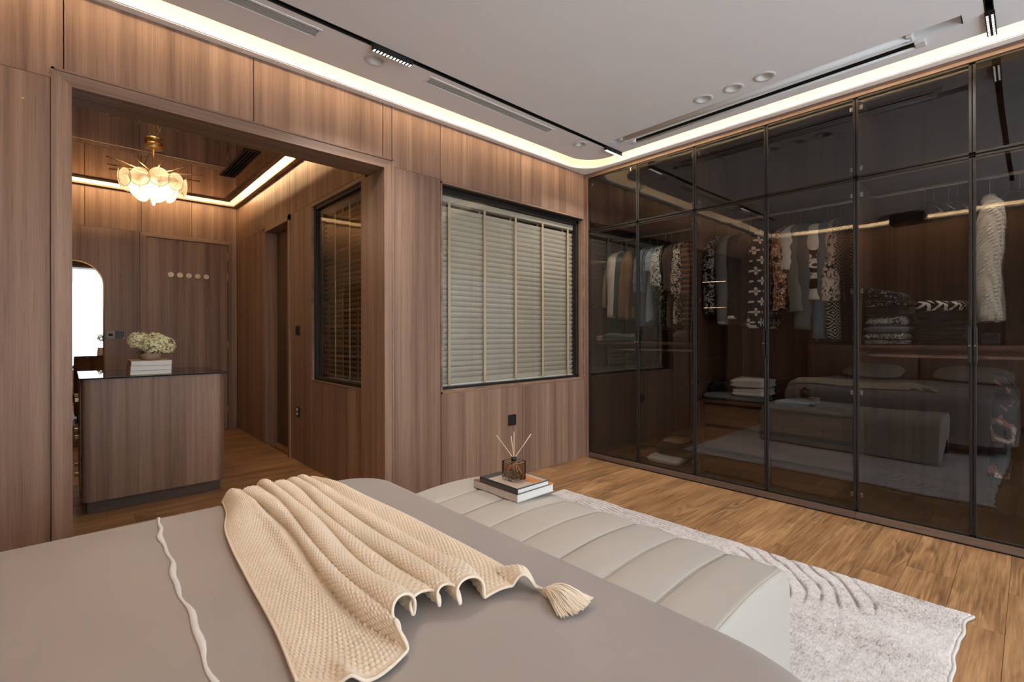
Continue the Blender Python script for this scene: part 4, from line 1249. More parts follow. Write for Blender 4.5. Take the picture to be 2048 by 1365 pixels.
# hooks on the door
hk_l = ['round brass coat hook on the door, first from the flower side', 'round brass coat hook on the door, second from the flower side', 'middle round brass coat hook of five on the door',
        'round brass coat hook on the door, second from the hinges', 'round brass coat hook on the door, nearest the hinges']
pearl = plain('hook_face', lin(232, 210, 184), .3, nscale=90, namt=.25)
for x, lb in zip((.880, .968, 1.057, 1.146, 1.234), hk_l):
    h_ = thing('coat_hook', (x, YD, 1.892), lb, 'hook', 'coat hooks on the door')
    cyl('hook_stem', (x, YD + .003, 1.892), (x, YD - .03, 1.892), .008, M['brass'], h_, seg=10)
    cyl('hook_disc', (x, YD - .028, 1.892), (x, YD - .040, 1.892), .027, pearl, h_, seg=24)
    lathe('rim', [(.026, -.004), (.030, -.004), (.030, .004), (.026, .004)], (0, 0, 0), M['brass'], None) if False else None
    cyl('rim', (x, YD - .027, 1.892), (x, YD - .036, 1.892), .0295, M['brass'], h_, seg=24)
    tube('peg', [(x, YD - .03, 1.868), (x, YD - .045, 1.860), (x, YD - .055, 1.866)], .004, M['brass'], h_, seg=8)

# switches
def plate(name, lo, hi, label, cat, parts=(), mat=None):
    r = thing(name, tuple((a + b) / 2 for a, b in zip(lo, hi)), label, cat)
    box('plate', lo, hi, mat or M['bronze'], r, bev=.002)
    for nm, a, b, m in parts: box(nm, a, b, m, r, bev=.001, seg=1)
    return r
plate('thermostat', (.301, YD - .012, 1.144), (.376, YD, 1.235), 'square bronze thermostat on the wall beside the arched mirror', 'thermostat',
      [('screen', (.320, YD - .014, 1.175), (.358, YD - .011, 1.20), M['dark'])], plain('bronze_plate', lin(120, 104, 94), .4, .3))
plate('light_switch', (.382, YD - .012, 1.144), (.462, YD, 1.235), 'bronze rocker light switch next to the thermostat', 'switch',
      [('rocker', (.386 + k * .018, YD - .016, 1.150), (.401 + k * .018, YD - .011, 1.229), M['bronze']) for k in range(4)] + [('indicator', (.445, YD - .017, 1.149), (.455, YD - .015, 1.156), M['white'])],
      plain('bronze_plate', lin(112, 98, 90), .4, .3))
plate('light_switch', (XD - .014, 4.60, 1.18), (XD, 4.675, 1.27), 'black rocker switch beside the recessed dressing room door', 'switch', [('rocker', (XD - .018, 4.612, 1.19), (XD - .012, 4.662, 1.26), M['dark'])], M['black'])
plate('power_socket', (XD - .012, 4.595, .42), (XD, 4.675, .515), 'black double power socket low on the dressing room side wall', 'socket',
      [('outlet', (XD - .015, 4.625, .475), (XD - .010, 4.66, .50), M['white']), ('outlet', (XD - .015, 4.625, .435), (XD - .010, 4.66, .46), M['white'])], M['black'])
plate('power_socket', (2.654, YA - .010, .429), (2.738, YA, .518), 'square dark power socket under the window in the panelled wall', 'socket',
      [('outlet', (2.675, YA - .012, .448), (2.717, YA - .008, .498), M['dark'])], M['bronze'])

# air slot in the mirror ceiling
av = thing('air_vent', ((AC[0] + AC[2]) / 2, (AC[1] + AC[3]) / 2, ZD), 'black slotted air vent in the mirrored dressing room ceiling', 'air vent')
boxes('vent_frame', [((AC[0], AC[1], ZD - .004), (AC[0] + .012, AC[3], ZD + .03)), ((AC[2] - .012, AC[1], ZD - .004), (AC[2], AC[3], ZD + .03)),
                     ((AC[0], AC[1], ZD - .004), (AC[2], AC[1] + .012, ZD + .03)), ((AC[0], AC[3] - .012, ZD - .004), (AC[2], AC[3], ZD + .03))], M['black'], av)
box('vent_back', (AC[0], AC[1], ZD + .03), (AC[2], AC[3], ZD + .034), M['dark'], av)
for k in range(4):
    x = AC[0] + .026 + k * .0275
    box('slat', (x - .003, AC[1] + .01, ZD - .002), (x + .003, AC[3] - .01, ZD + .022), M['black'], av)

# chandelier
CX, CYY = .528, 5.01
chn = thing('chandelier', (CX, CYY, 2.26), 'brass chandelier with overlapping rippled glass discs over the island', 'chandelier')
cyl('canopy', (CX, CYY, ZD - .04), (CX, CYY, ZD + .004), .062, M['brass'], chn, seg=32)
cyl('rod', (CX, CYY, 2.50), (CX, CYY, ZD - .035), .006, M['brass'], chn, seg=12)
cyl('hub', (CX, CYY, 2.47), (CX, CYY, 2.575), .028, M['brass'], chn, seg=20)
gt = NT('rippled_glass_disc')
dif = gt.n('ShaderNodeBsdfTranslucent'); dif.inputs[0].default_value = (1.0, .88, .72, 1)
df2 = gt.n('ShaderNodeBsdfDiffuse'); df2.inputs[0].default_value = (.95, .86, .74, 1)
trn = gt.n('ShaderNodeBsdfTransparent'); trn.inputs[0].default_value = (1, .97, .92, 1)
gl = gt.n('ShaderNodeBsdfGlossy'); gl.inputs['Roughness'].default_value = .15
bn = gt.n('ShaderNodeBump'); bn.inputs['Strength'].default_value = .6; bn.inputs['Distance'].default_value = .004
vz = gt.voro(gt.pos(False), 95); gt.put(bn.inputs['Height'], vz)
for nd in (gl, dif): gt.t.links.new(bn.outputs[0], nd.inputs['Normal'])
a1 = gt.n('ShaderNodeAddShader'); m1_ = gt.n('ShaderNodeMixShader'); m2_ = gt.n('ShaderNodeMixShader'); m3_ = gt.n('ShaderNodeMixShader')
m1_.inputs[0].default_value = .5; gt.t.links.new(dif.outputs[0], m1_.inputs[1]); gt.t.links.new(df2.outputs[0], m1_.inputs[2])
gt.put(m2_.inputs[0], gt.math('MINIMUM', gt.math('ADD', .10, gt.math('MULTIPLY', vz, 40.0)), .55))
gt.t.links.new(trn.outputs[0], m2_.inputs[1]); gt.t.links.new(m1_.outputs[0], m2_.inputs[2])
m3_.inputs[0].default_value = .08; gt.t.links.new(m2_.outputs[0], m3_.inputs[1]); gt.t.links.new(gl.outputs[0], m3_.inputs[2])
gt.t.links.new(m3_.outputs[0], gt.out.inputs[0])
discm = gt.m
def disc(ctr, out, r, par):
    ctr = Vector(ctr); out = Vector(out).normalized()
    q = out.to_track_quat('Z', 'Y')
    nr, na = 7, 28
    V, Fc = [], []
    for i in range(nr + 1):
        rad = r * i / nr
        for j in range(na):
            a = 2 * PI * j / na
            V.append(ctr + q @ Vector((rad * math.cos(a), rad * math.sin(a), -.16 * rad * rad / r + .0015 * math.sin(a * 5 + i))))
    m = len(V)
    V += [v - out * .003 for v in V]
    for i in range(nr):
        for j in range(na):
            k = (j + 1) % na
            Fc.append((i * na + j, (i + 1) * na + j, (i + 1) * na + k, i * na + k))
    for j in range(na):
        k = (j + 1) % na
        Fc.append((nr * na + j, m + nr * na + j, m + nr * na + k, nr * na + k))
    d = mesh_np('glass_disc', V, Fc, discm, par, smooth=True)
    ring = [ctr + q @ Vector((r * math.cos(2 * PI * j / 28), r * math.sin(2 * PI * j / 28), -.16 * r)) for j in range(29)]
    tube('disc_rim', ring, .0022, plain_rim, d, seg=6)
    return d
plain_rim = plain('gilded_rim', (0.80, 0.60, 0.34), .3, .8)
rs = np.random.RandomState(9)
for k in range(11):
    an = 2 * PI * k / 11 + .2
    L = .35 if k % 2 == 0 else .30
    z0 = 2.555
    p1 = (CX + L * math.cos(an), CYY + L * math.sin(an), z0 + .012 + .008 * math.sin(k * 2.1))
    arm = cyl('arm', (CX + .02 * math.cos(an), CYY + .02 * math.sin(an), z0 - .01), p1, .0052, M['brass'], chn, seg=8)
    R_ = .235
    c = (CX + R_ * math.cos(an), CYY + R_ * math.sin(an), 2.455 + .012 * math.sin(k * 1.7))
    disc(c, (math.cos(an), math.sin(an), -.10), .073, chn)
    cyl('suspension_wire', (c[0], c[1], c[2] + .07), (c[0], c[1], z0 + .01), .0012, M['brass'], chn, seg=6)
for k in range(8):
    an = 2 * PI * k / 8 + .5
    R_ = .165
    c = (CX + R_ * math.cos(an), CYY + R_ * math.sin(an), 2.392 + .01 * math.sin(k * 2.7))
    disc(c, (math.cos(an), math.sin(an), -.25), .066, chn)
    cyl('suspension_wire', (c[0], c[1], c[2] + .06), (c[0] * .6 + CX * .4, c[1] * .6 + CYY * .4, 2.55), .0012, M['brass'], chn, seg=6)
for k in range(5):
    an = 2 * PI * k / 5
    b = bmesh.new()
    bmesh.ops.create_uvsphere(b, u_segments=16, v_segments=10, radius=.030, matrix=Matrix.Translation((CX + .075 * math.cos(an), CYY + .085 * math.sin(an), 2.375)))
    bmo('bulb', b, M['bulb'], chn, smooth=True)
lathe('light_drop', [(.001, .0), (.009, .006), (.014, .03), (.018, .06), (.03, .085), (.06, .10), (.062, .115), (.001, .12)], (CX, CYY, 2.275), M['bulb'], chn, seg=20)

# lit open shelves on the hidden side of the dressing room (seen mirrored in the wardrobe glass)
sh = thing('lit_shelf_unit', (XDL + .2, 4.3, 0), 'open walnut shelf unit with warm led edges in the dressing room', 'shelf')
box('back_panel', (XDL + .002, 3.3, 0), (XDL + .02, 5.6, 2.5), M['inner'], sh)
for y in (3.3, 4.25, 5.6): box('side_panel', (XDL + .02, y - .01, 0), (XDL + .36, y + .01, 2.5), M['inner'], sh)
for z in (.38, .79, 1.22, 1.65, 2.08, 2.49):
    s_ = box('shelf_board', (XDL + .02, 3.31, z), (XDL + .36, 5.59, z + .02), M['inner'], sh)
    if z in (1.65, 2.08): box('led_edge', (XDL + .345, 3.41, z - .006), (XDL + .36, 3.83, z), M['ledshelf'], s_)

# sheer curtains over the big window behind the camera
ct = NT('sheer_curtain')
d_ = ct.n('ShaderNodeBsdfTranslucent'); d_.inputs[0].default_value = (.92, .92, .92, 1)
dd = ct.n('ShaderNodeBsdfDiffuse'); dd.inputs[0].default_value = (.9, .9, .9, 1)
tr_ = ct.n('ShaderNodeBsdfTransparent'); tr_.inputs[0].default_value = (1, 1, 1, 1)
ma = ct.n('ShaderNodeMixShader'); ma.inputs[0].default_value = .35; mb = ct.n('ShaderNodeMixShader'); mb.inputs[0].default_value = .80
ct.t.links.new(d_.outputs[0], ma.inputs[1]); ct.t.links.new(dd.outputs[0], ma.inputs[2])
ct.t.links.new(tr_.outputs[0], mb.inputs[1]); ct.t.links.new(ma.outputs[0], mb.inputs[2]); ct.t.links.new(mb.outputs[0], ct.out.inputs[0])
def curtain(x0, x1, label):
    n = 420
    s = np.linspace(0, 1, n)
    x = x0 + (x1 - x0) * s
    y = YR + .13 + .028 * np.sin(s * (x1 - x0) * 52) + .012 * np.sin(s * (x1 - x0) * 23 + 1)
    z = np.array([.02, .6, 1.4, 2.2, ZC + .01])
    G = np.zeros((n, 5, 3))
    for j in range(5): G[:, j, 0] = x; G[:, j, 1] = y + .006 * np.sin(x * 9 + j); G[:, j, 2] = z[j]
    tag(mesh_grid('sheer_curtain', G, ct.m, None), label, 'curtain', 'sheer curtains on the window wall')
curtain(-.80, 1.40, 'white sheer curtain panel reflected in the arched mirror')
curtain(1.42, 3.65, 'white sheer curtain panel at the wardrobe end of the window')

# ================================================================== WARDROBE CONTENTS
def fabric(name, col, amt=.10, rough=.9):
    t = NT(name); p = t.pos()
    n = t.noise(t.scale(p, (40, 40, 8)), 1, 3); n2 = t.noise(p, 600, 2)
    c = t.mix(n, tuple(x * (1 - amt * 2) for x in col), tuple(min(1, x * (1 + amt)) for x in col))
    return t.bsdf(c, rough, spec=.2, bump=n2, bstr=.2, bdist=.002, sheen=.2)
def cellmask(t, su, sv, off=True):
    """tile coordinates from position: u = x + y, v = z -> returns local (a,b) in [-.5,.5]"""
    p = t.pos(False)
    sp = t.n('ShaderNodeSeparateXYZ'); t.put(sp.inputs[0], p)
    u = t.math('MULTIPLY', t.math('SUBTRACT', sp.outputs[0], t.math('MULTIPLY', sp.outputs[1], .6)), su); v = t.math('MULTIPLY', sp.outputs[2], sv)
    if off: u = t.math('ADD', u, t.math('MULTIPLY', t.math('FLOOR', v), .5))
    return t.math('SUBTRACT', t.math('FRACT', u), .5), t.math('SUBTRACT', t.math('FRACT', v), .5)
def monogram(name, bg, fg, s=15):
    t = NT(name); a, b = cellmask(t, s, s)
    r = t.math('SQRT', t.math('ADD', t.math('MULTIPLY', a, a), t.math('MULTIPLY', b, b)))
    an = t.math('ARCTAN2', b, a)
    pet = t.math('MULTIPLY', t.math('ABSOLUTE', t.math('COSINE', t.math('MULTIPLY', an, 2.0))), .40)
    m = t.math('MULTIPLY', t.math('LESS_THAN', r, pet), t.math('GREATER_THAN', r, .06))
    return t.bsdf(t.mix(m, bg, fg), .9, spec=.2)
def zigzag(name, bg, fg, s=20, k=1.0):
    t = NT(name); p = t.pos(False)
    sp = t.n('ShaderNodeSeparateXYZ'); t.put(sp.inputs[0], p)
    u = t.math('MULTIPLY', t.math('SUBTRACT', sp.outputs[0], t.math('MULTIPLY', sp.outputs[1], 1.0)), s)
    tri = t.math('ABSOLUTE', t.math('SUBTRACT', t.math('FRACT', u), .5))
    v = t.math('FRACT', t.math('ADD', t.math('MULTIPLY', sp.outputs[2], s * k), t.math('MULTIPLY', tri, 2.0)))
    return t.bsdf(t.mix(t.math('LESS_THAN', v, .45), bg, fg), .9, spec=.2)
def fret(name, bg, fg, s=16):
    t = NT(name); a, b = cellmask(t, s, s)
    d = t.math('ADD', t.math('ABSOLUTE', a), t.math('ABSOLUTE', b))
    f = t.math('FRACT', t.math('MULTIPLY', d, 3.2))
    return t.bsdf(t.mix(t.math('LESS_THAN', f, .48), bg, fg), .9, spec=.2)
def blotch(name, cols, s=22, det=2):
    t = NT(name); n = t.noise(t.pos(), s, det, .6, .8)
    st = [(.30 + .40 * i / len(cols), c) for i, c in enumerate(cols)]
    return t.bsdf(t.ramp(n, st, 'CONSTANT'), .9, spec=.2)
def bands(name, cols, z0, h):
    t = NT(name); sp = t.n('ShaderNodeSeparateXYZ'); t.put(sp.inputs[0], t.pos(False))
    f = t.math('DIVIDE', t.math('SUBTRACT', sp.outputs[2], z0), h, clamp=True)
    base = t.ramp(f, cols, 'CONSTANT')
    a, b = cellmask(t, 16, 16)
    r = t.math('SQRT', t.math('ADD', t.math('MULTIPLY', a, a), t.math('MULTIPLY', b, b)))
    dots = t.math('MULTIPLY', t.math('LESS_THAN', r, .36), t.math('GREATER_THAN', r, .20))
    inv = t.mix(1.0, base, (0, 0, 0))
    nd = t.n('ShaderNodeInvert'); t.put(nd.inputs['Color'], base)
    zone = t.math('MULTIPLY', t.math('GREATER_THAN', f, .30), t.math('LESS_THAN', f, .62))
    return t.bsdf(t.mix(t.math('MULTIPLY', dots, zone), base, nd.outputs[0]), .9, spec=.2)
def plaid(name, a_, b_, c_):
    t = NT(name); p = t.pos(False)
    w1 = t.wave(p, 7, 0, 0, 1, 'BANDS', 'Z', 'SAW')
    w2 = t.wave(p, 9, 0, 0, 1, 'BANDS', 'X', 'SAW')
    return t.bsdf(t.mix(t.math('LESS_THAN', w1, .4), t.mix(t.math('LESS_THAN', w2, .3), a_, b_), c_), .9, spec=.2)
def cable(name, col):
    t = NT(name); p = t.pos(False)
    w1 = t.wave(p, 26, 3.0, 1, 3.0, 'BANDS', 'DIAGONAL'); w2 = t.wave(p, 22, 0, 0, 1, 'BANDS', 'X')
    h = t.math('MULTIPLY', w1, w2)
    return t.bsdf(t.mix(h, tuple(x * .78 for x in col), col), .9, bump=h, bstr=.9, bdist=.012, sheen=.3)

wire = plain('hanger_wire', lin(190, 190, 190), .25, .9)
def hanger(y, holds, x=3.97, zr=2.112):
    h = thing('clothes_hanger', (x, y, zr - .25), 'metal hanger holding the ' + holds, 'hanger', 'hangers carrying garments')
    hook = [(x, y, zr - .12), (x, y, zr - .06)]
    for k in range(9):
        a = -PI * .5 + PI * 1.35 * k / 8
        hook.append((x + .017 * math.cos(a) * 1.0 + .0, y, zr - .016 + .020 * math.sin(a)))
    tube('hook', hook, .0022, wire, h, seg=6)
    return h
def bare_hanger(y, label, ang=.35, x=3.97, zr=2.112):
    h = thing('clothes_hanger', (x, y, zr - .25), label, 'hanger', 'empty hangers')
    d = np.array([math.cos(ang), math.sin(ang), 0])
    hook = [(x, y, zr - .11), (x, y, zr - .055)]
    for k in range(9):
        a = -PI * .5 + PI * 1.35 * k / 8
        hook.append((x + .018 * math.cos(a), y, zr - .016 + .020 * math.sin(a)))
    tube('hook', hook, .0025, wire, h, seg=6)
    c = np.array([x, y, zr - .105])
    L = c - d * .20 + np.array([0, 0, -.10]); R = c + d * .20 + np.array([0, 0, -.10])
    tube('shoulder_bar', [L + d * .012, L, (L + c) / 2 + np.array([0, 0, .012]), c, (R + c) / 2 + np.array([0, 0, .012]), R, R - d * .012], .0045, wire, h, seg=8)
    tube('trouser_bar', [L, (L + R) / 2 + np.array([0, 0, -.004]), R], .004, wire, h, seg=8)
    return h

def garment(name, y, zb, zs, mat, label, cat='shirt', wx=.185, ty=.030, zt=1.985, cx=3.985, mats=None, short=False, hang=True, hem=None, sleeve_w=.052, ln=0.0):
    g = thing(name, (cx, y, zb), label, cat, 'hanging clothes in the wardrobe')
    rs = np.random.RandomState(int(abs(y) * 1000) % 9999)
    n, m = 30, 44
    G = np.zeros((n, m, 3))
    phs = rs.uniform(0, 6, 4)
    for i in range(n):
        q = i / (n - 1); z = zt - (zt - zb) * q
        dz = zt - z
        hw = wx * min(1.0, .22 + .78 * math.sqrt(min(1, dz / .085))) * (1 + .10 * q)
        th = ty * (.55 + .45 * min(1, dz / .2)) * (1 + .25 * q)
        for j in range(m):
            a = 2 * PI * j / m
            ca, sa = math.cos(a), math.sin(a)
            fold = 1 + .22 * q * math.sin(5 * a + phs[0]) + .15 * q * math.sin(9 * a + phs[1] + z * 6)
            G[i, j] = (cx + hw * math.copysign(abs(ca) ** .8, ca), y + th * fold * math.copysign(abs(sa) ** .9, sa) + ln * dz + .006 * math.sin(z * 9 + phs[2]), z + .010 * math.sin(3 * a + phs[3]) * q)
    body = mesh_grid('torso', G, mat, g, closed_v=True, caps=False)
    for sgn in (-1, 1):
        path, rad = [], []
        k = 18
        for q0, dz0, r0 in ((.20, .004, .26), (.42, .012, .42), (.62, .022, .60), (.78, .038, .78)):
            path.append((cx + sgn * wx * q0, y - .004, zt - dz0 - .012)); rad.append(sleeve_w * r0 * .75)
        for i in range(k):
            q = i / (k - 1)
            z = zt - .075 - (zt - .075 - zs) * q
            bulge = .018 * math.sin(q * 3.2 + phs[1])
            path.append((cx + sgn * (wx * .86 + .055 * q ** .6 + bulge * .5), y - .010 + .012 * math.sin(q * 4 + phs[2]) + ln * (zt - z), z))
            rad.append(sleeve_w * (.75 + .35 * math.sin(min(1, q * 3) * PI / 2)) * (1 - .28 * q) * (1 + .05 * math.sin(q * 23 + phs[0])))
        tube('sleeve', path, rad, (mats or [mat])[0 if mats is None else min(len(mats) - 1, 0)], g, seg=14, flat=.62)
        if hem is not None:
            p1 = np.array(path[-1]); 
            tube('cuff', [p1 + np.array([0, 0, .012]), p1 + np.array([0, 0, -.010])], rad[-1] * 1.06, hem, g, seg=14, flat=.62)
    col_p = [(cx + .046 * math.cos(a), y + .018 * math.sin(a), zt - .004) for a in np.linspace(0, 2 * PI, 16)]
    tube('collar', col_p, .011, mat, g, seg=8, caps=False)
    if hang: hanger(y, label)
    return g

C_ = {k: lin(*v) for k, v in dict(white=(225, 220, 212), cream=(214, 204, 190), black=(26, 25, 27), navy=(34, 38, 52), grey=(120, 122, 124), dgrey=(66, 66, 68), denim=(104, 122, 138), ldenim=(160, 174, 184), teal=(48, 62, 66),
      brown=(128, 92, 62), tan=(168, 150, 124), umber=(92, 76, 68), green=(40, 54, 44), sage=(118, 126, 122), rust=(176, 98, 54), orange=(196, 120, 60), silver=(170, 172, 174), red=(170, 50, 70)).items()}
den = fabric('denim', C_['denim'], .14); lden = fabric('light_denim', C_['ldenim'], .12)
garment('scarf_shirt', 2.845, 1.52, 1.44, fabric('beige_silk', C_['tan']), 'thin beige blouse hanging nearest the window wall corner', 'blouse', wx=.12, ty=.018, cx=4.02, sleeve_w=.03)
garment('jacket', 2.715, 1.36, 1.34, fabric('cream_linen', C_['cream']), 'cream jacket hanging between beige blouse and dark teal shirt', 'jacket', ty=.034, sleeve_w=.058)
garment('shirt', 2.645, 1.36, 1.35, fabric('teal_cotton', C_['teal']), 'dark teal shirt hanging between cream and brown jackets', 'shirt', ty=.028, sleeve_w=.045)
garment('jacket', 2.565, 1.33, 1.32, fabric('brown_suede', C_['brown']), 'brown suede jacket hanging beside the first wardrobe handle', 'jacket', ty=.034, sleeve_w=.060)
garment('shirt', 2.405, 1.26, 1.55, den, 'blue denim shirt with wide short sleeves in the corner unit', 'shirt', ty=.036, sleeve_w=.075, ln=-.02)
garment('shirt', 2.325, 1.30, 1.74, lden, 'pale washed denim shirt behind the blue denim shirt', 'shirt', ty=.028)
garment('shirt', 2.245, 1.56, 1.60, blotch('white_green_floral', [C_['white'], C_['sage'], C_['white'], C_['black']], 26), 'white shirt with dark floral hem and short sleeves', 'shirt', ty=.030, sleeve_w=.066)
garment('dress', 2.190, 1.20, 1.44, blotch('dark_green_floral', [C_['black'], C_['green'], C_['black'], C_['tan']], 34), 'long dark green floral dress in the corner unit', 'dress', ty=.026)
garment('shirt', 2.120, 1.24, 1.55, fabric('umber_cotton', C_['umber']), 'plain umber brown shirt hanging between floral dress and cream print', 'shirt', ty=.032, sleeve_w=.070)
garment('shirt', 2.055, 1.28, 1.52, blotch('cream_black_print', [C_['cream'], C_['black'], C_['cream'], C_['tan']], 24), 'cream shirt with black script print near the wardrobe divider', 'shirt', ty=.030, sleeve_w=.066)
garment('shirt', 1.975, 1.27, 1.50, plaid('orange_plaid', C_['black'], C_['umber'], lin(140, 92, 56)), 'orange and black striped shirt next to the wardrobe divider', 'shirt', ty=.032, sleeve_w=.066)
garment('shirt', 1.775, 1.34, 1.36, blotch('black_white_print', [C_['black'], C_['black'], C_['silver'], C_['black']], 30), 'black shirt with white print first behind the middle unit door', 'shirt', ty=.030)
garment('sweatshirt', 1.665, 1.26, 1.27, fabric('grey_jersey', C_['grey']), 'grey sweatshirt hanging before the checked charcoal jacket', 'sweatshirt', ty=.034, sleeve_w=.058, hem=fabric('pale_rib', C_['silver']))
garment('jacket', 1.585, 1.31, 1.31, fret('charcoal_boucle', C_['black'], C_['dgrey'], 30), 'charcoal boucle checked jacket with pale cuff line', 'jacket', ty=.036, sleeve_w=.058, hem=fabric('white_rib', C_['white']))
garment('jacket', 1.510, 1.29, 1.29, fabric('black_wool', C_['black']), 'plain black wool jacket beside the navy monogram sweater', 'jacket', ty=.034)
garment('sweater', 1.415, 1.24, 1.235, monogram('navy_monogram', C_['navy'], C_['white'], 13), 'navy sweater patterned with white four petal flowers', 'sweater', ty=.036, sleeve_w=.062, hem=fabric('white_cuff_line', C_['white']))
garment('shirt', 1.255, 1.36, 1.37, blotch('tapestry_print', [C_['black'], C_['umber'], C_['rust'], C_['cream'], C_['black']], 28), 'dark tapestry print shirt right behind the middle handle', 'shirt', ty=.032)
garment('shirt', 1.205, 1.66, 1.64, fabric('white_poplin', C_['white'], .05), 'short plain white shirt among the tapestry and sage shirts', 'shirt', ty=.030, sleeve_w=.056)
garment('shirt', 1.155, 1.34, 1.34, fabric('sage_cotton', C_['sage']), 'sage grey shirt hanging before the long slate coat', 'shirt', ty=.034, sleeve_w=.066, ln=-.03)
garment('coat', 1.095, 1.21, 1.215, fabric('slate_wool', lin(96, 102, 102)), 'long slate grey coat in the middle wardrobe unit', 'coat', ty=.038, sleeve_w=.068)
garment('sweater', 1.030, 1.42, 1.415, bands('black_white_bands', [(0, C_['white']), (.14, C_['black']), (.26, C_['white']), (.33, C_['black']), (.46, C_['white']), (.50, C_['black']), (.62, C_['white']), (.93, C_['black'])], 1.41, .58),
        'white sweater with black patterned bands in the middle unit', 'sweater', ty=.036, sleeve_w=.062)
garment('jacket', .985, 1.14, 1.15, den, 'long blue denim jacket behind the black banded sweater', 'jacket', ty=.030)
garment('shirt', .925, 1.41, 1.40, blotch('art_print', [C_['umber'], C_['tan'], C_['white'], C_['cream'], C_['black'], C_['white']], 20, 3), 'white shirt with brown art print at the middle unit end', 'shirt', ty=.036, sleeve_w=.068)
garment('coat', .905, 1.14, 1.145, fret('fret_jacquard', C_['black'], C_['silver'], 17), 'long black and silver fret jacquard coat under the art shirt', 'coat', ty=.028, cx=3.975)
garment('sweater', .165, 1.255, 1.25, cable('cable_knit', lin(238, 230, 216)), 'cream cable knit sweater hanging alone in the third unit', 'sweater', ty=.040, sleeve_w=.062, cx=3.96)
garment('coat', -.06, 1.22, 1.22, fabric('black_coat', C_['black']), 'black padded coat at the edge of the third unit', 'coat', ty=.05, sleeve_w=.07)
garment('jacket', .120, .34, .40, blotch('black_orange_print', [C_['black'], C_['black'], C_['black'], C_['black'], lin(140, 92, 72), C_['silver']], 9, 3), 'black jacket with rust and silver print on the lower rod', 'jacket', zt=.96, cx=3.915, ty=.034, hang=False)
bare_hanger(.455, 'empty wire hanger first in the group of four', .5); bare_hanger(.415, 'empty wire hanger second in the group of four', .6)
bare_hanger(.345, 'empty wire hanger third in the group of four', .5); bare_hanger(.305, 'empty wire hanger last in the group of four', .45)
bare_hanger(.085, 'empty wire hanger just past the cable knit sweater', .55); bare_hanger(.045, 'empty wire hanger beside the black padded coat', .65)

# folded clothes
def folded(y0, y1, z0, z1, x0, x1, mat, label, seed=0, tilt=0.0):
    rs = np.random.RandomState(seed + 31)
    n, m = 14, 48
    G = np.zeros((n, m, 3)); ph = rs.uniform(0, 6, 5)
    cx, cy, cz = (x0 + x1) / 2, (y0 + y1) / 2, (z0 + z1) / 2
    sx, sy, sz = (x1 - x0) / 2, (y1 - y0) / 2, (z1 - z0) / 2
    for i, a in enumerate(np.linspace(-PI / 2, PI / 2, n)):
        for j in range(m):
            b = 2 * PI * j / m
            ca, sa, cb, sb = math.cos(a), math.sin(a), math.cos(b), math.sin(b)
            s = lambda v, p: math.copysign(abs(v) ** p, v)
            lay = 1 + .05 * math.sin(a * 7 + ph[0])
            px = sx * s(ca, .35) * s(cb, .35) * lay * (1 + .03 * math.sin(5 * b + ph[1])); py = sy * s(ca, .35) * s(sb, .35) * lay * (1 + .03 * math.sin(4 * b + ph[2]))
            pz = sz * s(sa, .6) + .25 * sz * math.sin(px * 22 + ph[3]) * math.cos(py * 17 + ph[4]) * (1 if sa > 0 else 0)
            G[i, j] = (cx + px, cy + py, max(z0, cz + pz + tilt * py))
    o = mesh_grid('folded_garment', G, mat, None, closed_v=True)
    return tag(o, label, 'clothes', 'folded clothes in the wardrobe')
S1 = 1.113
blk = fabric('black_knit', C_['black']); bkp = blotch('black_fleck', [C_['black'], C_['black'], C_['dgrey'], C_['silver']], 60)
folded(.50, .745, S1, S1 + .032, 3.74, 4.05, blotch('black_dots', [C_['black'], C_['silver'], C_['black']], 90), 'black speckled folded knit lowest in the tall stack', 1)
folded(.505, .745, S1 + .032, S1 + .075, 3.74, 4.05, blotch('grey_check', [C_['silver'], C_['dgrey'], C_['white']], 80), 'grey checked folded sweater in the tall stack', 2)
folded(.50, .735, S1 + .075, S1 + .115, 3.74, 4.05, fabric('silver_knit', C_['grey']), 'plain grey folded sweater in the tall stack', 3)
folded(.51, .73, S1 + .115, S1 + .175, 3.75, 4.05, blotch('grey_print', [C_['silver'], C_['dgrey'], C_['silver'], C_['black']], 36), 'grey printed folded shirt above the plain grey one', 4)
folded(.50, .735, S1 + .175, S1 + .235, 3.76, 4.05, blk, 'black folded knit in the middle of the tall stack', 5)
folded(.50, .735, S1 + .235, S1 + .285, 3.76, 4.05, bkp, 'black fleck folded knit near the top of the tall stack', 6)
folded(.53, .735, S1 + .285, S1 + .345, 3.78, 4.05, bkp, 'black fleck folded top crowning the tall stack', 7, .25)
folded(.245, .49, S1, S1 + .05, 3.74, 4.05, fabric('black_gold', C_['black']), 'black folded garment lowest in the stack beside the handle', 8)
folded(.25, .49, S1 + .05, S1 + .10, 3.74, 4.05, blk, 'black folded garment second in the stack beside the handle', 9)
folded(.25, .49, S1 + .10, S1 + .15, 3.745, 4.05, blk, 'black folded garment third in the stack beside the handle', 10)
folded(.25, .49, S1 + .15, S1 + .20, 3.75, 4.05, fabric('black_wool2', C_['black']), 'black folded garment just under the chevron sweater', 11)
folded(.25, .485, S1 + .20, S1 + .262, 3.75, 4.05, zigzag('chevron', C_['black'], C_['white'], 14, 1.0), 'black and white chevron sweater folded on top of a stack', 12)
folded(.12, .20, S1, S1 + .075, 3.80, 4.0, fabric('slate_small', C_['dgrey']), 'small slate folded garment under the cable knit sweater', 13)
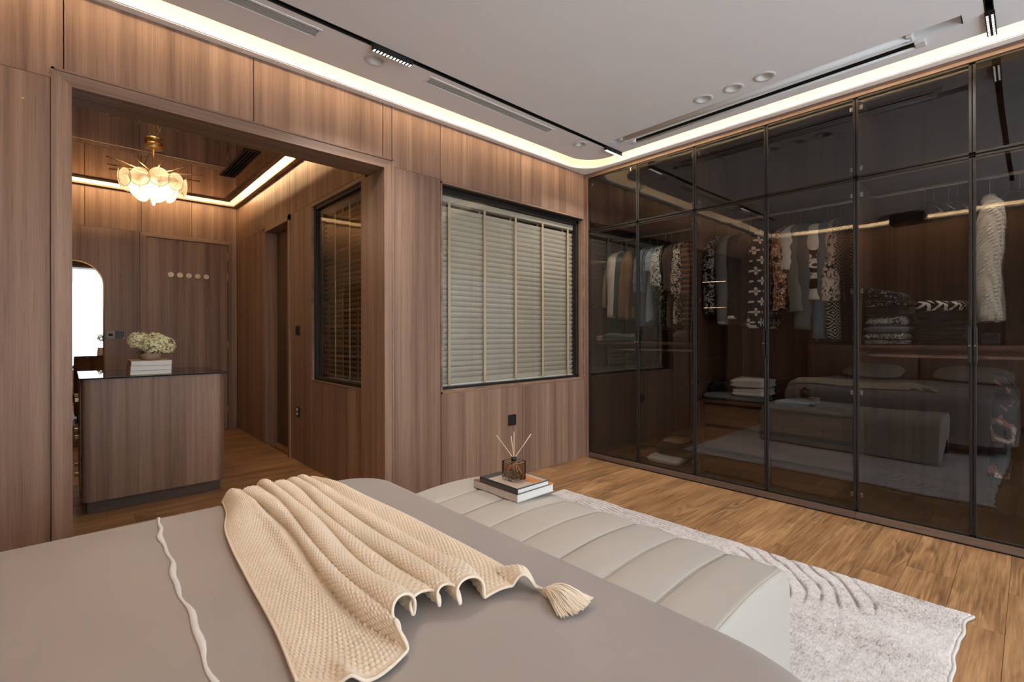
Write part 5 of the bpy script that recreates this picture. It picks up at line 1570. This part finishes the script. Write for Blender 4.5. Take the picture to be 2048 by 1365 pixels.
folded(2.50, 2.80, S1, S1 + .075, 3.74, 4.02, fabric('teal_grey', lin(96, 112, 112)), 'teal grey folded garment on the corner unit shelf', 14)
folded(2.815, 2.87, S1, S1 + .055, 3.74, 3.95, fabric('cream_small', C_['tan']), 'small striped beige folded cloth by the corner', 15)
folded(1.95, 2.10, S1, S1 + .10, 3.80, 4.1, fabric('umber_fold', C_['umber']), 'umber folded knit on the shelf next to the divider', 16)
S2 = .666
folded(1.68, 1.80, S2, S2 + .12, 3.85, 4.15, blk, 'black folded garment at the back of the drawer chest', 17)
folded(1.58, 1.80, S2, S2 + .05, 3.74, 3.98, fabric('slate_rumple', lin(110, 116, 120)), 'rumpled slate shirt on the drawer chest near the divider', 18)
folded(1.36, 1.60, S2, S2 + .04, 3.76, 4.05, fabric('sage_fold', C_['sage']), 'sage folded garment lowest under the two pillows', 19)
folded(1.34, 1.585, S2 + .04, S2 + .105, 3.75, 4.05, fabric('pale_pad', lin(206, 202, 192)), 'pale padded bundle lower of the two on the chest', 20)
folded(1.335, 1.60, S2 + .105, S2 + .175, 3.75, 4.05, fabric('pale_pad2', lin(200, 196, 188)), 'pale padded bundle upper of the two on the chest', 21)
folded(1.06, 1.27, S2, S2 + .035, 3.74, 4.0, fabric('blue_rumple', lin(128, 142, 156)), 'rumpled pale blue shirt on the drawer chest', 22)
folded(.83, 1.02, S2, S2 + .022, 3.75, 4.0, blk, 'thin black folded cloth on the drawer chest end', 23)
folded(2.02, 2.33, .063, .115, 3.75, 4.0, fabric('white_floor', C_['white']), 'white rumpled shirt on the corner unit floor', 24)
folded(2.30, 2.46, .063, .12, 3.78, 4.05, fabric('rust_floor', lin(150, 84, 58)), 'rust coloured garment on the corner unit floor', 25)
folded(1.95, 2.30, .115, .215, 3.86, 4.15, fabric('black_bag', C_['black']), 'black bag like bundle at the back of the corner unit', 26)
folded(2.05, 2.25, .215, .25, 3.90, 4.12, fabric('tan_floor', C_['tan']), 'tan cloth lying on the black bundle in the corner unit', 27)
